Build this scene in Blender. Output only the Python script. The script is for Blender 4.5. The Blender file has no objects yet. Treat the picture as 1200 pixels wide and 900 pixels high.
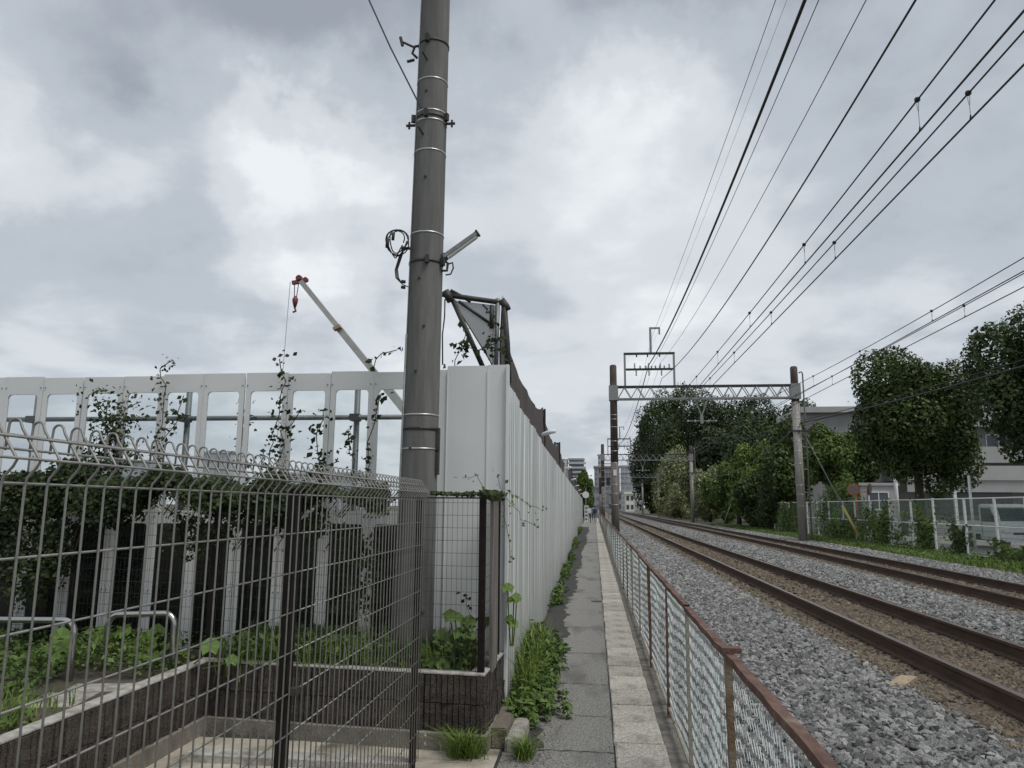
import bpy, bmesh, math, random
import numpy as np
from mathutils import Vector, Matrix
R = math.radians
rnd = random.Random(7)
scn = bpy.context.scene
col = scn.collection

# ------------------------------------------------------------------ camera
cam_d = bpy.data.cameras.new('camera'); cam = bpy.data.objects.new('camera', cam_d); col.objects.link(cam)
cam_d.sensor_width = 36.0; cam_d.lens = 866.0/1200.0*36.0
cam_d.clip_start = 0.05; cam_d.clip_end = 6000
cam.matrix_world = Matrix.Translation((0, 0, 1.6)) @ (Matrix.Rotation(R(6.36), 4, 'Z') @ Matrix.Rotation(R(99.4), 4, 'X') @ Matrix.Rotation(R(0.4), 4, 'Z'))
scn.camera = cam

# ------------------------------------------------------------------ sky, sun, exposure
SUN_EL, SUN_AZ = 60.0, 120.0      # azimuth clockwise from +Y
w = bpy.data.worlds.new('World'); scn.world = w; w.use_nodes = True
nt = w.node_tree; nt.nodes.clear(); N = nt.nodes; Lk = nt.links.new
def nd(t, **k):
    n = N.new(t)
    for a, b in k.items(): setattr(n, a, b)
    return n
def mth(op, a, b=None, c=None, clamp=False):
    n = nd('ShaderNodeMath', operation=op); n.use_clamp = clamp
    for i, v in enumerate((a, b, c)):
        if v is None: continue
        if isinstance(v, (int, float)): n.inputs[i].default_value = v
        else: Lk(v, n.inputs[i])
    return n.outputs[0]
tc = nd('ShaderNodeTexCoord'); dirn = nd('ShaderNodeVectorMath', operation='NORMALIZE'); Lk(tc.outputs['Generated'], dirn.inputs[0])
sep = nd('ShaderNodeSeparateXYZ'); Lk(dirn.outputs[0], sep.inputs[0])
zc = mth('ADD', mth('MAXIMUM', sep.outputs[2], 0.0), 0.22)
cmb = nd('ShaderNodeCombineXYZ'); Lk(mth('DIVIDE', sep.outputs[0], zc), cmb.inputs[0]); Lk(mth('DIVIDE', sep.outputs[1], zc), cmb.inputs[1])
def noise(vec, scale, det, rough=0.5, dist=0.0, off=(0, 0, 0)):
    a = nd('ShaderNodeVectorMath', operation='ADD'); Lk(vec, a.inputs[0]); a.inputs[1].default_value = off
    n = nd('ShaderNodeTexNoise'); Lk(a.outputs[0], n.inputs['Vector'])
    n.inputs['Scale'].default_value = scale; n.inputs['Detail'].default_value = det
    n.inputs['Roughness'].default_value = rough; n.inputs['Distortion'].default_value = dist
    return n
n1 = noise(cmb.outputs[0], 1.1, 6, 0.5, 0.25, (3.1, 1.7, 0))
n2 = noise(cmb.outputs[0], 3.2, 8, 0.55, 0.3, (7.7, 4.2, 0))
val = mth('ADD', 0.52, mth('MULTIPLY', mth('SUBTRACT', n1.outputs['Fac'], 0.5), 0.95))
val = mth('ADD', val, mth('MULTIPLY', mth('SUBTRACT', n2.outputs['Fac'], 0.5), 0.48))
# warp the direction a little so that the big cloud masses have torn edges
wn = noise(dirn.outputs[0], 4.5, 7, 0.58)
sub = nd('ShaderNodeVectorMath', operation='SUBTRACT'); Lk(wn.outputs['Color'], sub.inputs[0]); sub.inputs[1].default_value = (.5, .5, .5)
scl = nd('ShaderNodeVectorMath', operation='SCALE'); Lk(sub.outputs[0], scl.inputs[0]); scl.inputs['Scale'].default_value = 0.42
add = nd('ShaderNodeVectorMath', operation='ADD'); Lk(dirn.outputs[0], add.inputs[0]); Lk(scl.outputs[0], add.inputs[1])
wd = nd('ShaderNodeVectorMath', operation='NORMALIZE'); Lk(add.outputs[0], wd.inputs[0])
CLOUDS = [  # direction of a cloud mass, amplitude, angular size
 ((0.045, 0.872, 0.487), 0.20, 0.09), ((-0.06, 0.895, 0.44), 0.10, 0.10), ((-0.45, 0.81, 0.37), 0.26, 0.13), ((-0.391, 0.849, 0.356), 0.34, 0.09), ((-0.065, 0.979, 0.19), -0.10, 0.07), ((-0.616, 0.701, 0.36), 0.14, 0.07), ((0.045, 0.857, 0.52), 0.08, 0.10), ((-0.62, 0.68, 0.39), 0.20, 0.10), ((-0.28, 0.87, 0.40), 0.14, 0.12),
 ((-0.45, 0.70, 0.56), -0.22, 0.17), ((-0.30, 0.72, 0.62), -0.12, 0.12), ((-0.13, 0.79, 0.60), -0.12, 0.14), ((0.15, 0.78, 0.60), -0.26, 0.13), ((-0.55, 0.77, 0.33), -0.20, 0.06), ((0.40, 0.77, 0.48), -0.08, 0.18), ((-0.36, 0.89, 0.27), -0.12, 0.09),
 ((0.25, 0.93, 0.24), 0.14, 0.14), ((-0.10, 0.98, 0.15), 0.10, 0.2)]
for d, amp, s in CLOUDS:
    dv = Vector(d).normalized()
    dn = nd('ShaderNodeVectorMath', operation='DOT_PRODUCT'); Lk(wd.outputs[0], dn.inputs[0]); dn.inputs[1].default_value = dv
    e = mth('EXPONENT', mth('MULTIPLY', mth('SUBTRACT', dn.outputs['Value'], 1.0), 1.0/(s*s)))
    val = mth('ADD', val, mth('MULTIPLY', e, amp))
ramp = nd('ShaderNodeValToRGB'); Lk(val, ramp.inputs[0])
cr = ramp.color_ramp; cr.interpolation = 'EASE'
cr.elements[0].position = 0.22; cr.elements[0].color = (.225, .248, .285, 1)
cr.elements[1].position = 0.88; cr.elements[1].color = (.58, .60, .615, 1)
e = cr.elements.new(0.48); e.color = (.335, .364, .402, 1)
e = cr.elements.new(0.68); e.color = (.455, .482, .508, 1)
sky = nd('ShaderNodeTexSky', sky_type='NISHITA'); sky.sun_disc = False
sky.sun_elevation = R(SUN_EL); sky.sun_rotation = R(SUN_AZ)
up = nd('ShaderNodeVectorMath', operation='SCALE'); Lk(ramp.outputs[0], up.inputs[0]); up.inputs['Scale'].default_value = 10.0
mx = nd('ShaderNodeMix', data_type='RGBA'); mx.inputs[0].default_value = 0.96
Lk(sky.outputs[0], mx.inputs[6]); Lk(up.outputs[0], mx.inputs[7])
bg = nd('ShaderNodeBackground'); bg.inputs[1].default_value = 0.1; Lk(mx.outputs[2], bg.inputs[0])
wo = nd('ShaderNodeOutputWorld'); Lk(bg.outputs[0], wo.inputs[0])
sun_d = bpy.data.lights.new('sun', 'SUN'); sun_d.energy = 1.5; sun_d.angle = R(25); sun_d.color = (1, .97, .92)
sun = bpy.data.objects.new('sun', sun_d); col.objects.link(sun)
sd = Vector((math.sin(R(SUN_AZ))*math.cos(R(SUN_EL)), math.cos(R(SUN_AZ))*math.cos(R(SUN_EL)), math.sin(R(SUN_EL))))
sun.rotation_euler = sd.to_track_quat('Z', 'Y').to_euler()
scn.view_settings.view_transform = 'Standard'; scn.view_settings.look = 'None'
scn.view_settings.exposure = 0.60; scn.view_settings.gamma = 1.0; scn.view_settings.use_curve_mapping = False

# ------------------------------------------------------------------ materials
M = {}
def mat(name, c, c2=None, scale=8.0, rough=0.8, bump=0.0, bscale=None, metal=0.0, spec=0.5, island=False, rand=0.0, detail=6, stretch=None, lo=0.35, hi=0.65, stain=None):
    """two colours mixed by noise; optional per-leaf or per-object variation, bump and stains"""
    m = bpy.data.materials.new(name); m.use_nodes = True; t = m.node_tree; b = t.nodes['Principled BSDF']
    b.inputs['Roughness'].default_value = rough; b.inputs['Metallic'].default_value = metal; b.inputs['Specular IOR Level'].default_value = spec
    tcn = t.nodes.new('ShaderNodeTexCoord'); src = tcn.outputs['Object']
    if stretch:
        mp = t.nodes.new('ShaderNodeMapping'); mp.inputs['Scale'].default_value = stretch; t.links.new(src, mp.inputs[0]); src = mp.outputs[0]
    c2 = c2 or c
    mixn = t.nodes.new('ShaderNodeMix'); mixn.data_type = 'RGBA'
    mixn.inputs[6].default_value = (*c, 1); mixn.inputs[7].default_value = (*c2, 1)
    if island:
        g = t.nodes.new('ShaderNodeNewGeometry'); nz = t.nodes.new('ShaderNodeTexNoise'); nz.inputs['Scale'].default_value = scale; t.links.new(src, nz.inputs['Vector'])
        ad = t.nodes.new('ShaderNodeMath'); ad.operation = 'ADD'; t.links.new(g.outputs['Random Per Island'], ad.inputs[0])
        s2 = t.nodes.new('ShaderNodeMath'); s2.operation = 'MULTIPLY_ADD'; s2.inputs[1].default_value = 2.2; s2.inputs[2].default_value = -1.1; t.links.new(nz.outputs['Fac'], s2.inputs[0])
        t.links.new(s2.outputs[0], ad.inputs[1]); ad.use_clamp = True; fac = ad.outputs[0]
    else:
        nz = t.nodes.new('ShaderNodeTexNoise'); nz.inputs['Scale'].default_value = scale; nz.inputs['Detail'].default_value = detail; nz.inputs['Roughness'].default_value = .6
        t.links.new(src, nz.inputs['Vector'])
        mr = t.nodes.new('ShaderNodeMapRange'); mr.inputs[1].default_value = lo; mr.inputs[2].default_value = hi; t.links.new(nz.outputs['Fac'], mr.inputs[0]); fac = mr.outputs[0]
    t.links.new(fac, mixn.inputs[0]); out = mixn.outputs[2]
    if rand:
        oi = t.nodes.new('ShaderNodeObjectInfo'); mr = t.nodes.new('ShaderNodeMapRange'); mr.inputs[3].default_value = 1-rand; mr.inputs[4].default_value = 1+rand
        t.links.new(oi.outputs['Random'], mr.inputs[0]); vm = t.nodes.new('ShaderNodeVectorMath'); vm.operation = 'SCALE'
        t.links.new(out, vm.inputs[0]); t.links.new(mr.outputs[0], vm.inputs['Scale']); out = vm.outputs[0]
    if stain:
        sc_, ss, slo, shi, st = stain
        mp = t.nodes.new('ShaderNodeMapping'); mp.inputs['Scale'].default_value = st; t.links.new(tcn.outputs['Object'], mp.inputs[0])
        n3 = t.nodes.new('ShaderNodeTexNoise'); n3.inputs['Scale'].default_value = ss; n3.inputs['Detail'].default_value = 7; t.links.new(mp.outputs[0], n3.inputs['Vector'])
        mr = t.nodes.new('ShaderNodeMapRange'); mr.inputs[1].default_value = slo; mr.inputs[2].default_value = shi; t.links.new(n3.outputs['Fac'], mr.inputs[0])
        m3 = t.nodes.new('ShaderNodeMix'); m3.data_type = 'RGBA'; t.links.new(mr.outputs[0], m3.inputs[0]); t.links.new(out, m3.inputs[6]); m3.inputs[7].default_value = (*sc_, 1); out = m3.outputs[2]
    t.links.new(out, b.inputs['Base Color'])
    if bump:
        nb = t.nodes.new('ShaderNodeTexNoise'); nb.inputs['Scale'].default_value = bscale or scale*4; nb.inputs['Detail'].default_value = 6; t.links.new(src, nb.inputs['Vector'])
        bp = t.nodes.new('ShaderNodeBump'); bp.inputs['Strength'].default_value = bump; bp.inputs['Distance'].default_value = .02; t.links.new(nb.outputs['Fac'], bp.inputs['Height']); t.links.new(bp.outputs[0], b.inputs['Normal'])
    M[name] = m; return m
def leafmat(name, c, c2, scale=1.2, rough=.55):
    m = mat(name, c, c2, scale=scale, rough=rough, island=True, spec=.3)
    t = m.node_tree; b = t.nodes['Principled BSDF']; o = t.nodes['Material Output']
    tr = t.nodes.new('ShaderNodeBsdfTranslucent'); ms = t.nodes.new('ShaderNodeMixShader'); ms.inputs[0].default_value = .18
    lk = b.inputs['Base Color'].links[0].from_socket; t.links.new(lk, tr.inputs[0])
    t.links.new(b.outputs[0], ms.inputs[1]); t.links.new(tr.outputs[0], ms.inputs[2]); t.links.new(ms.outputs[0], o.inputs[0])
    return m
mat('earth', (.045, .04, .028), (.08, .07, .05), 3, .95, .6)
mat('verge_soil', (.05, .06, .025), (.09, .085, .05), 2.5, .95, .6)
mat('asphalt', (.11, .106, .10), (.38, .37, .345), 75, .92, 1.0, 120, detail=3, stain=((.105, .10, .09), 2.6, .52, .75, (1, .35, 1)))
mat('old_tarmac', (.028, .027, .025), (.05, .048, .045), 40, .9, .5, 120, stain=((.10, .097, .09), 5, .62, .8, (1, .5, 1)))
mat('slab_concrete', (.30, .275, .235), (.60, .565, .50), 55, .92, .9, 110, rand=.16, detail=4, stain=((.15, .135, .115), 3.0, .52, .78, (1.6, 1, 1)))
mat('concrete_edge', (.10, .093, .08), (.19, .178, .155), 14, .92, .5, 70, stain=((.055, .05, .042), 4, .5, .7, (1, 1, 1)))
mat('yard_concrete', (.28, .25, .20), (.46, .42, .345), 3.5, .9, .35, 60, stain=((.10, .09, .07), 3, .5, .72, (1, 1, 1)))
mat('kerb_concrete', (.20, .18, .15), (.40, .385, .35), 12, .9, .6, 60, stain=((.12, .09, .06), 5, .52, .7, (1, 1, 1)))
mat('kerb_brown', (.11, .09, .07), (.17, .145, .12), 10, .9, .5, 60)
mat('block', (.034, .027, .023), (.078, .064, .055), 30, .95, .9, 90, rand=.12, stain=((.16, .14, .12), 7, .62, .8, (1, 1, .4)))
mat('coping', (.24, .228, .20), (.44, .425, .39), 14, .9, .4, 60, stain=((.15, .13, .10), 6, .55, .75, (1, 1, 1)))
mat('footing', (.14, .128, .108), (.23, .212, .18), 9, .9, .4, 60, stain=((.08, .07, .055), 4, .52, .75, (1, 1, .5)))
mat('pole_concrete', (.118, .117, .111), (.158, .156, .149), 5, .85, .25, 90, stretch=(6, 6, .6), stain=((.078, .076, .071), 2.6, .46, .74, (3, 3, .22)))
mat('mast_grey', (.23, .22, .20), (.32, .31, .285), 5, .85, .2, 60, stretch=(5, 5, .5), stain=((.12, .10, .085), 2.5, .5, .75, (4, 4, .4)))
mat('mast_mixed', (.09, .075, .065), (.16, .14, .125), 5, .85, .3, 60, stretch=(5, 5, .5), stain=((.24, .225, .205), 3, .5, .7, (6, 6, .4)))
mat('mast_brown', (.05, .038, .032), (.10, .075, .062), 5, .85, .3, 60, stretch=(5, 5, .5), stain=((.20, .18, .16), 3, .6, .75, (6, 6, .4)))
mat('galvanised', (.20, .205, .20), (.30, .305, .295), 20, .5, .1, metal=.35, stain=((.15, .11, .08), 7, .62, .78, (1, 1, 1)))
mat('steel_band', (.45, .46, .46), (.6, .6, .6), 20, .35, metal=.7)
mat('dark_steel', (.03, .03, .03), (.06, .055, .05), 20, .6, metal=.3)
mat('bronze_paint', (.010, .008, .007), (.018, .015, .013), 20, .75, .05, spec=.15)
mat('wire_grey', (.20, .198, .182), (.29, .285, .265), 14, .5, .05, metal=.25, stain=((.11, .085, .065), 20, .62, .74, (1, 1, 1)))
mat('dark_mesh', (.012, .014, .013), (.025, .026, .025), 20, .6)
mat('rust', (.080, .040, .030), (.145, .080, .060), 16, .85, .5, 60, stain=((.20, .17, .12), 9, .58, .7, (1, 1, .6)))
mat('rust_brown', (.12, .07, .04), (.20, .13, .08), 16, .85, .4, 60, stain=((.24, .21, .16), 8, .5, .66, (1, 1, .5)))
mat('old_zinc', (.22, .20, .155), (.31, .29, .24), 18, .8, .3, 60, stain=((.14, .07, .04), 7, .56, .68, (1, 1, .5)))
mat('teal_wire', (.36, .42, .41), (.60, .62, .61), 6, .45, stain=((.22, .19, .15), 9, .58, .7, (1, 1, 1)))
mat('hoarding_white', (.63, .64, .63), (.69, .70, .69), 1.6, .45, .02, rand=.02, stain=((.50, .50, .48), 1.5, .55, .95, (2, 2, .5)))
mat('hoarding_steel', (.46, .48, .47), (.74, .75, .735), 3.0, .22, .03, 5, metal=.35, rand=.10, stretch=(1, 9, .10), stain=((.42, .44, .425), 1.6, .5, .8, (2, 3, .35)))  # pale vertical streaks in the colour imitate reflections on the ribs
mat('pipe_steel', (.14, .155, .155), (.21, .225, .22), 6, .5, metal=.4)
mat('mirror_steel', (.42, .42, .41), (.5, .5, .49), 10, .22, metal=.9)
mat('brown_net', (.060, .048, .046), (.085, .070, .067), 2, .9, .3, 250)
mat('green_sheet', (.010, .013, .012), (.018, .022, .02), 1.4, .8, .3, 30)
mat('rail_side', (.058, .034, .024), (.095, .058, .042), 10, .85, .3, 80, stretch=(1, .2, 1))
mat('rail_top', (.15, .12, .10), (.24, .20, .18), 8, .38, metal=.6, stretch=(1, .1, 1))
mat('trackbed', (.055, .042, .029), (.135, .108, .076), 5, .95, .9, 40, stain=((.055, .04, .03), 12, .5, .7, (1, 1, 1)))
mat('sleeper', (.085, .062, .045), (.15, .115, .086), 8, .95, .7, 40, rand=.12, stretch=(.3, 4, 1))
mat('ballast', (.03, .03, .028), (.22, .22, .21), 24, .95, 1.0, 34, detail=3, lo=.3, hi=.7)  # dark tone stands in for shade in the gaps between stones
mat('stone_grey', (.075, .075, .073), (.30, .297, .288), 7, .85, .35, 90, rand=.62)
mat('stone_brown', (.060, .045, .030), (.205, .168, .122), 6, .92, .4, 90, rand=.5)
mat('wall_grey', (.24, .235, .235), (.29, .285, .28), 1.2, .9, stain=((.22, .215, .21), .8, .5, .8, (1, 1, .3)))
mat('wall_pale', (.34, .335, .33), (.40, .395, .39), .8, .9, stain=((.34, .33, .32), .6, .5, .8, (1, 1, .3)))
mat('wall_cream', (.62, .60, .55), (.7, .68, .62), .8, .9)
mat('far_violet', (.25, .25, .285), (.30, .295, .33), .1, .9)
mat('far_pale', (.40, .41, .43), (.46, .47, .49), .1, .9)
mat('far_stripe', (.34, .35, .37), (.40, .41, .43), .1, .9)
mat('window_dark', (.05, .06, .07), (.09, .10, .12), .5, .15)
mat('roof_grey', (.20, .20, .205), (.26, .26, .26), 1, .8)
mat('white_paint', (.62, .63, .62), (.74, .75, .74), 8, .5, .1, stain=((.40, .34, .27), 6, .62, .76, (1, 1, .5)))
mat('green_mesh', (.07, .12, .08), (.13, .18, .13), 6, .6)
mat('yellow', (.55, .45, .14), (.66, .56, .22), 6, .6)
mat('orange', (.62, .17, .04), (.70, .22, .06), 6, .5)
mat('car_white', (.70, .72, .72), (.74, .76, .76), 3, .2)
mat('rubber', (.015, .015, .015), (.03, .03, .03), 20, .8)
mat('cable_black', (.012, .012, .013), (.02, .02, .02), 20, .55)
mat('insulator', (.30, .31, .31), (.42, .42, .42), 10, .3)
mat('lamp_white', (.66, .68, .69), (.76, .78, .78), 10, .35)
mat('crane_boom', (.30, .30, .285), (.40, .40, .38), 1, .4)
mat('crane_red', (.13, .025, .03), (.19, .04, .04), 5, .45)
mat('bark', (.045, .036, .028), (.085, .07, .055), 8, .95, .8, 30, stretch=(3, 3, .6))
mat('vine_stem', (.06, .045, .03), (.11, .085, .055), 10, .9)
mat('skin', (.50, .33, .25), (.54, .36, .27), 10, .5); mat('hair', (.02, .016, .014), None, 10, .6)
mat('cloth_white', (.66, .66, .66), (.74, .74, .74), 10, .9); mat('cloth_dark', (.03, .032, .045), (.05, .05, .07), 10, .9); mat('cloth_blue', (.10, .14, .22), (.14, .18, .27), 10, .9)
mat('fallen_plank', (.28, .20, .13), (.38, .29, .19), 12, .9, .4, stretch=(1, 6, 1))
leafmat('leaf_dark', (.028, .050, .012), (.105, .145, .040))
leafmat('leaf_deep', (.022, .040, .011), (.080, .112, .034))
leafmat('leaf_mid', (.045, .085, .018), (.15, .215, .052))
leafmat('leaf_forest', (.020, .034, .013), (.062, .084, .034), .5)
leafmat('leaf_light', (.07, .12, .020), (.19, .27, .06))
leafmat('leaf_flower', (.06, .10, .022), (.46, .46, .26))
leafmat('leaf_weed', (.040, .078, .017), (.125, .190, .045), 3)
leafmat('leaf_grass', (.075, .125, .020), (.20, .28, .060), 3)
leafmat('leaf_squash', (.075, .135, .025), (.14, .215, .05), 3)
leafmat('leaf_vine', (.012, .022, .009), (.060, .082, .030), 3, .85)
def foot_dirt(name, zmax, dc):
    """splashed mud and algae near the ground, broken up by noise"""
    t = M[name].node_tree; b = t.nodes['Principled BSDF']; src = b.inputs['Base Color'].links[0].from_socket
    tcn = t.nodes.new('ShaderNodeTexCoord'); sp = t.nodes.new('ShaderNodeSeparateXYZ'); t.links.new(tcn.outputs['Object'], sp.inputs[0])
    mp = t.nodes.new('ShaderNodeMapping'); mp.inputs['Scale'].default_value = (4, 4, 1.2); t.links.new(tcn.outputs['Object'], mp.inputs[0]); oi = t.nodes.new('ShaderNodeObjectInfo')
    cv = t.nodes.new('ShaderNodeCombineXYZ'); mu = t.nodes.new('ShaderNodeMath'); mu.operation = 'MULTIPLY'; mu.inputs[1].default_value = 37.0; t.links.new(oi.outputs['Random'], mu.inputs[0]); t.links.new(mu.outputs[0], cv.inputs[0]); t.links.new(cv.outputs[0], mp.inputs['Location'])
    nz = t.nodes.new('ShaderNodeTexNoise'); nz.inputs['Scale'].default_value = 1.6; nz.inputs['Detail'].default_value = 7; t.links.new(mp.outputs[0], nz.inputs['Vector'])
    h = t.nodes.new('ShaderNodeMapRange'); h.inputs[1].default_value = zmax; h.inputs[2].default_value = 0.0; t.links.new(sp.outputs[2], h.inputs[0])
    a = t.nodes.new('ShaderNodeMath'); a.operation = 'MULTIPLY_ADD'; a.inputs[1].default_value = 1.1; a.inputs[2].default_value = -.75; t.links.new(h.outputs[0], a.inputs[0])
    c = t.nodes.new('ShaderNodeMath'); c.operation = 'ADD'; c.use_clamp = True; t.links.new(a.outputs[0], c.inputs[0]); t.links.new(nz.outputs['Fac'], c.inputs[1])
    d = t.nodes.new('ShaderNodeMath'); d.operation = 'MULTIPLY'; d.inputs[1].default_value = .62; t.links.new(c.outputs[0], d.inputs[0])
    m3 = t.nodes.new('ShaderNodeMix'); m3.data_type = 'RGBA'; t.links.new(d.outputs[0], m3.inputs[0]); t.links.new(src, m3.inputs[6]); m3.inputs[7].default_value = (*dc, 1); t.links.new(m3.outputs[2], b.inputs['Base Color'])
foot_dirt('hoarding_steel', 1.1, (.26, .27, .24))
g = bpy.data.materials.new('clear_pane'); g.use_nodes = True; t = g.node_tree; t.nodes.clear()
o = t.nodes.new('ShaderNodeOutputMaterial'); tr = t.nodes.new('ShaderNodeBsdfTransparent'); tr.inputs[0].default_value = (.93, .95, .95, 1); gl = t.nodes.new('ShaderNodeBsdfGlossy'); gl.inputs['Roughness'].default_value = .12
fr = t.nodes.new('ShaderNodeFresnel'); fr.inputs[0].default_value = 1.4; ms = t.nodes.new('ShaderNodeMixShader'); t.links.new(fr.outputs[0], ms.inputs[0]); t.links.new(tr.outputs[0], ms.inputs[1]); t.links.new(gl.outputs[0], ms.inputs[2]); t.links.new(ms.outputs[0], o.inputs[0]); M['clear_pane'] = g
g = bpy.data.materials.new('grey_netting'); g.use_nodes = True; t = g.node_tree; b = t.nodes['Principled BSDF']; b.inputs['Base Color'].default_value = (.20, .20, .21, 1); b.inputs['Roughness'].default_value = .9; b.inputs['Alpha'].default_value = .62; M['grey_netting'] = g

# ------------------------------------------------------------------ mesh helpers
class MB:
    def __init__(s): s.v = []; s.f = []
    def add(s, vs, fs):
        o = len(s.v); s.v += [tuple(v) for v in vs]; s.f += [tuple(i+o for i in f) for f in fs]; return s
    def box(s, x0, x1, y0, y1, z0, z1):
        return s.add([(x0, y0, z0), (x1, y0, z0), (x1, y1, z0), (x0, y1, z0), (x0, y0, z1), (x1, y0, z1), (x1, y1, z1), (x0, y1, z1)],
                     [(0, 3, 2, 1), (4, 5, 6, 7), (0, 1, 5, 4), (1, 2, 6, 5), (2, 3, 7, 6), (3, 0, 4, 7)])
    def bar(s, a, b, wd, ht, up=(0, 0, 1)):
        a, b = Vector(a), Vector(b); d = (b-a).normalized(); u = Vector(up)
        if abs(d.dot(u)) > .98: u = Vector((1, 0, 0))
        sx = d.cross(u).normalized()*wd/2; sz = sx.cross(d).normalized()*ht/2
        vs = [p+q for p in (a, b) for q in (-sx-sz, sx-sz, sx+sz, -sx+sz)]
        return s.add(vs, [(0, 1, 2, 3), (7, 6, 5, 4), (0, 4, 5, 1), (1, 5, 6, 2), (2, 6, 7, 3), (3, 7, 4, 0)])
    def tube(s, pts, r, n=6, caps=True, closed=False):
        pts = [Vector(p) for p in pts]; k = len(pts); rs = r if isinstance(r, (list, tuple)) else [r]*k
        o = len(s.v); prev = None
        for i, p in enumerate(pts):
            if closed: d = (pts[(i+1) % k]-pts[i-1])
            else: d = pts[min(i+1, k-1)]-pts[max(i-1, 0)]
            d = d.normalized() if d.length > 1e-9 else Vector((0, 0, 1))
            if prev is None: prev = d.orthogonal().normalized()
            u = (prev-d*prev.dot(d)); u = u.normalized() if u.length > 1e-6 else d.orthogonal().normalized(); prev = u; v = d.cross(u)
            for j in range(n):
                a = 2*math.pi*(j+.5)/n; s.v.append(tuple(p+(u*math.cos(a)+v*math.sin(a))*rs[i]))
        for i in range(k if closed else k-1):
            for j in range(n):
                a = o+i*n; b = o+((i+1) % k)*n; s.f.append((a+j, a+(j+1) % n, b+(j+1) % n, b+j))
        if caps and not closed:
            s.f.append(tuple(o+j for j in range(n))[::-1]); s.f.append(tuple(o+(k-1)*n+j for j in range(n)))
        return s
    def cyl(s, a, b, r, r2=None, n=12): return s.tube([a, b], [r, r if r2 is None else r2], n)
    def disc(s, c, nrm, r, th, n=16):
        c = Vector(c); nn = Vector(nrm).normalized(); return s.tube([c-nn*th/2, c+nn*th/2], r, n)
    def build(s, name, m=None, parent=None, smooth=False):
        me = bpy.data.meshes.new(name); me.from_pydata(s.v, [], s.f)
        if m: me.materials.append(M[m])
        if smooth: me.polygons.foreach_set('use_smooth', [True]*len(me.polygons))
        me.update(); return link(name, me, parent)
def link(name, me, parent=None):
    o = bpy.data.objects.new(name, me); col.objects.link(o)
    if parent is not None: o.parent = parent
    return o
def tag(o, label=None, cat=None, group=None, kind=None):
    if label: o['label'] = label
    if cat: o['category'] = cat
    if group: o['group'] = group
    if kind: o['kind'] = kind
    return o
def thing(name, label, cat, loc=(0, 0, 0), rz=0, group=None):
    o = bpy.data.objects.new(name, None); o.empty_display_size = .2; col.objects.link(o); o.location = loc; o.rotation_euler = (0, 0, rz)
    return tag(o, label, cat, group)
def inst(o, name=None, parent=None, loc=None, rz=None):
    c = o.copy(); col.objects.link(c)
    if parent is not None: c.parent = parent
    if loc is not None: c.location = loc
    if rz is not None: c.rotation_euler = (0, 0, rz)
    return c
def struct(o): o['kind'] = 'structure'; return o
def stuff(o): o['kind'] = 'stuff'; return o

# ------------------------------------------------------------------ foliage (numpy)
def quads(name, P, D, W, Nn, m, parent=None, fold=.25):
    """leaves: centre P, half length vector D, half width vector W, normal Nn"""
    n = len(P); V = np.empty((n, 4, 3)); V[:, 0] = P-D; V[:, 1] = P+W+Nn*fold; V[:, 2] = P+D; V[:, 3] = P-W+Nn*fold
    me = bpy.data.meshes.new(name); me.vertices.add(4*n); me.vertices.foreach_set('co', V.reshape(-1))
    me.loops.add(4*n); me.loops.foreach_set('vertex_index', np.arange(4*n, dtype=np.int32))
    me.polygons.add(n); me.polygons.foreach_set('loop_start', np.arange(0, 4*n, 4, dtype=np.int32)); me.polygons.foreach_set('loop_total', np.full(n, 4, dtype=np.int32))
    me.materials.append(M[m]); me.update(calc_edges=True); me.validate(); return link(name, me, parent)
def unit(a): return a/np.maximum(np.linalg.norm(a, axis=1, keepdims=True), 1e-9)
def leaves(name, P, Nrm, size, m, rng, parent=None, aspect=.5, jit=.6, svar=.5):
    n = len(P); Nn = unit(Nrm+rng.normal(0, jit, (n, 3))); T = unit(np.cross(Nn, rng.normal(0, 1, (n, 3)))); B = np.cross(Nn, T)
    s = size*(1+rng.uniform(-svar, svar, (n, 1)))
    return quads(name, P, T*s*.5, B*s*.5*aspect, Nn*s*.12, m, parent, 1.0)
def crown_pts(rng, n, rx, ry, rz, lobes, lr=(.22, .40), bottom=-.95):
    d = unit(rng.normal(0, 1, (lobes*3, 3))); d = d[d[:, 2] > bottom][:lobes]
    C = d*rng.uniform(.30, .80, (len(d), 1)); r = rng.uniform(lr[0], lr[1], len(d))
    idx = rng.choice(len(d), n, p=r**2/np.sum(r**2)); q = unit(rng.normal(0, 1, (n, 3))); rad = rng.uniform(.70, 1.05, (n, 1))
    P = C[idx]+q*rad*r[idx][:, None]; out = np.max(r[None, :]-np.linalg.norm(P[:, None, :]-C[None], axis=2), axis=1)
    keep = (out < .16); P = P[keep]; q = q[keep]
    S = np.array([rx, ry, rz]); return P*S, unit(q+np.array([0, 0, .35]))
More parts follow.
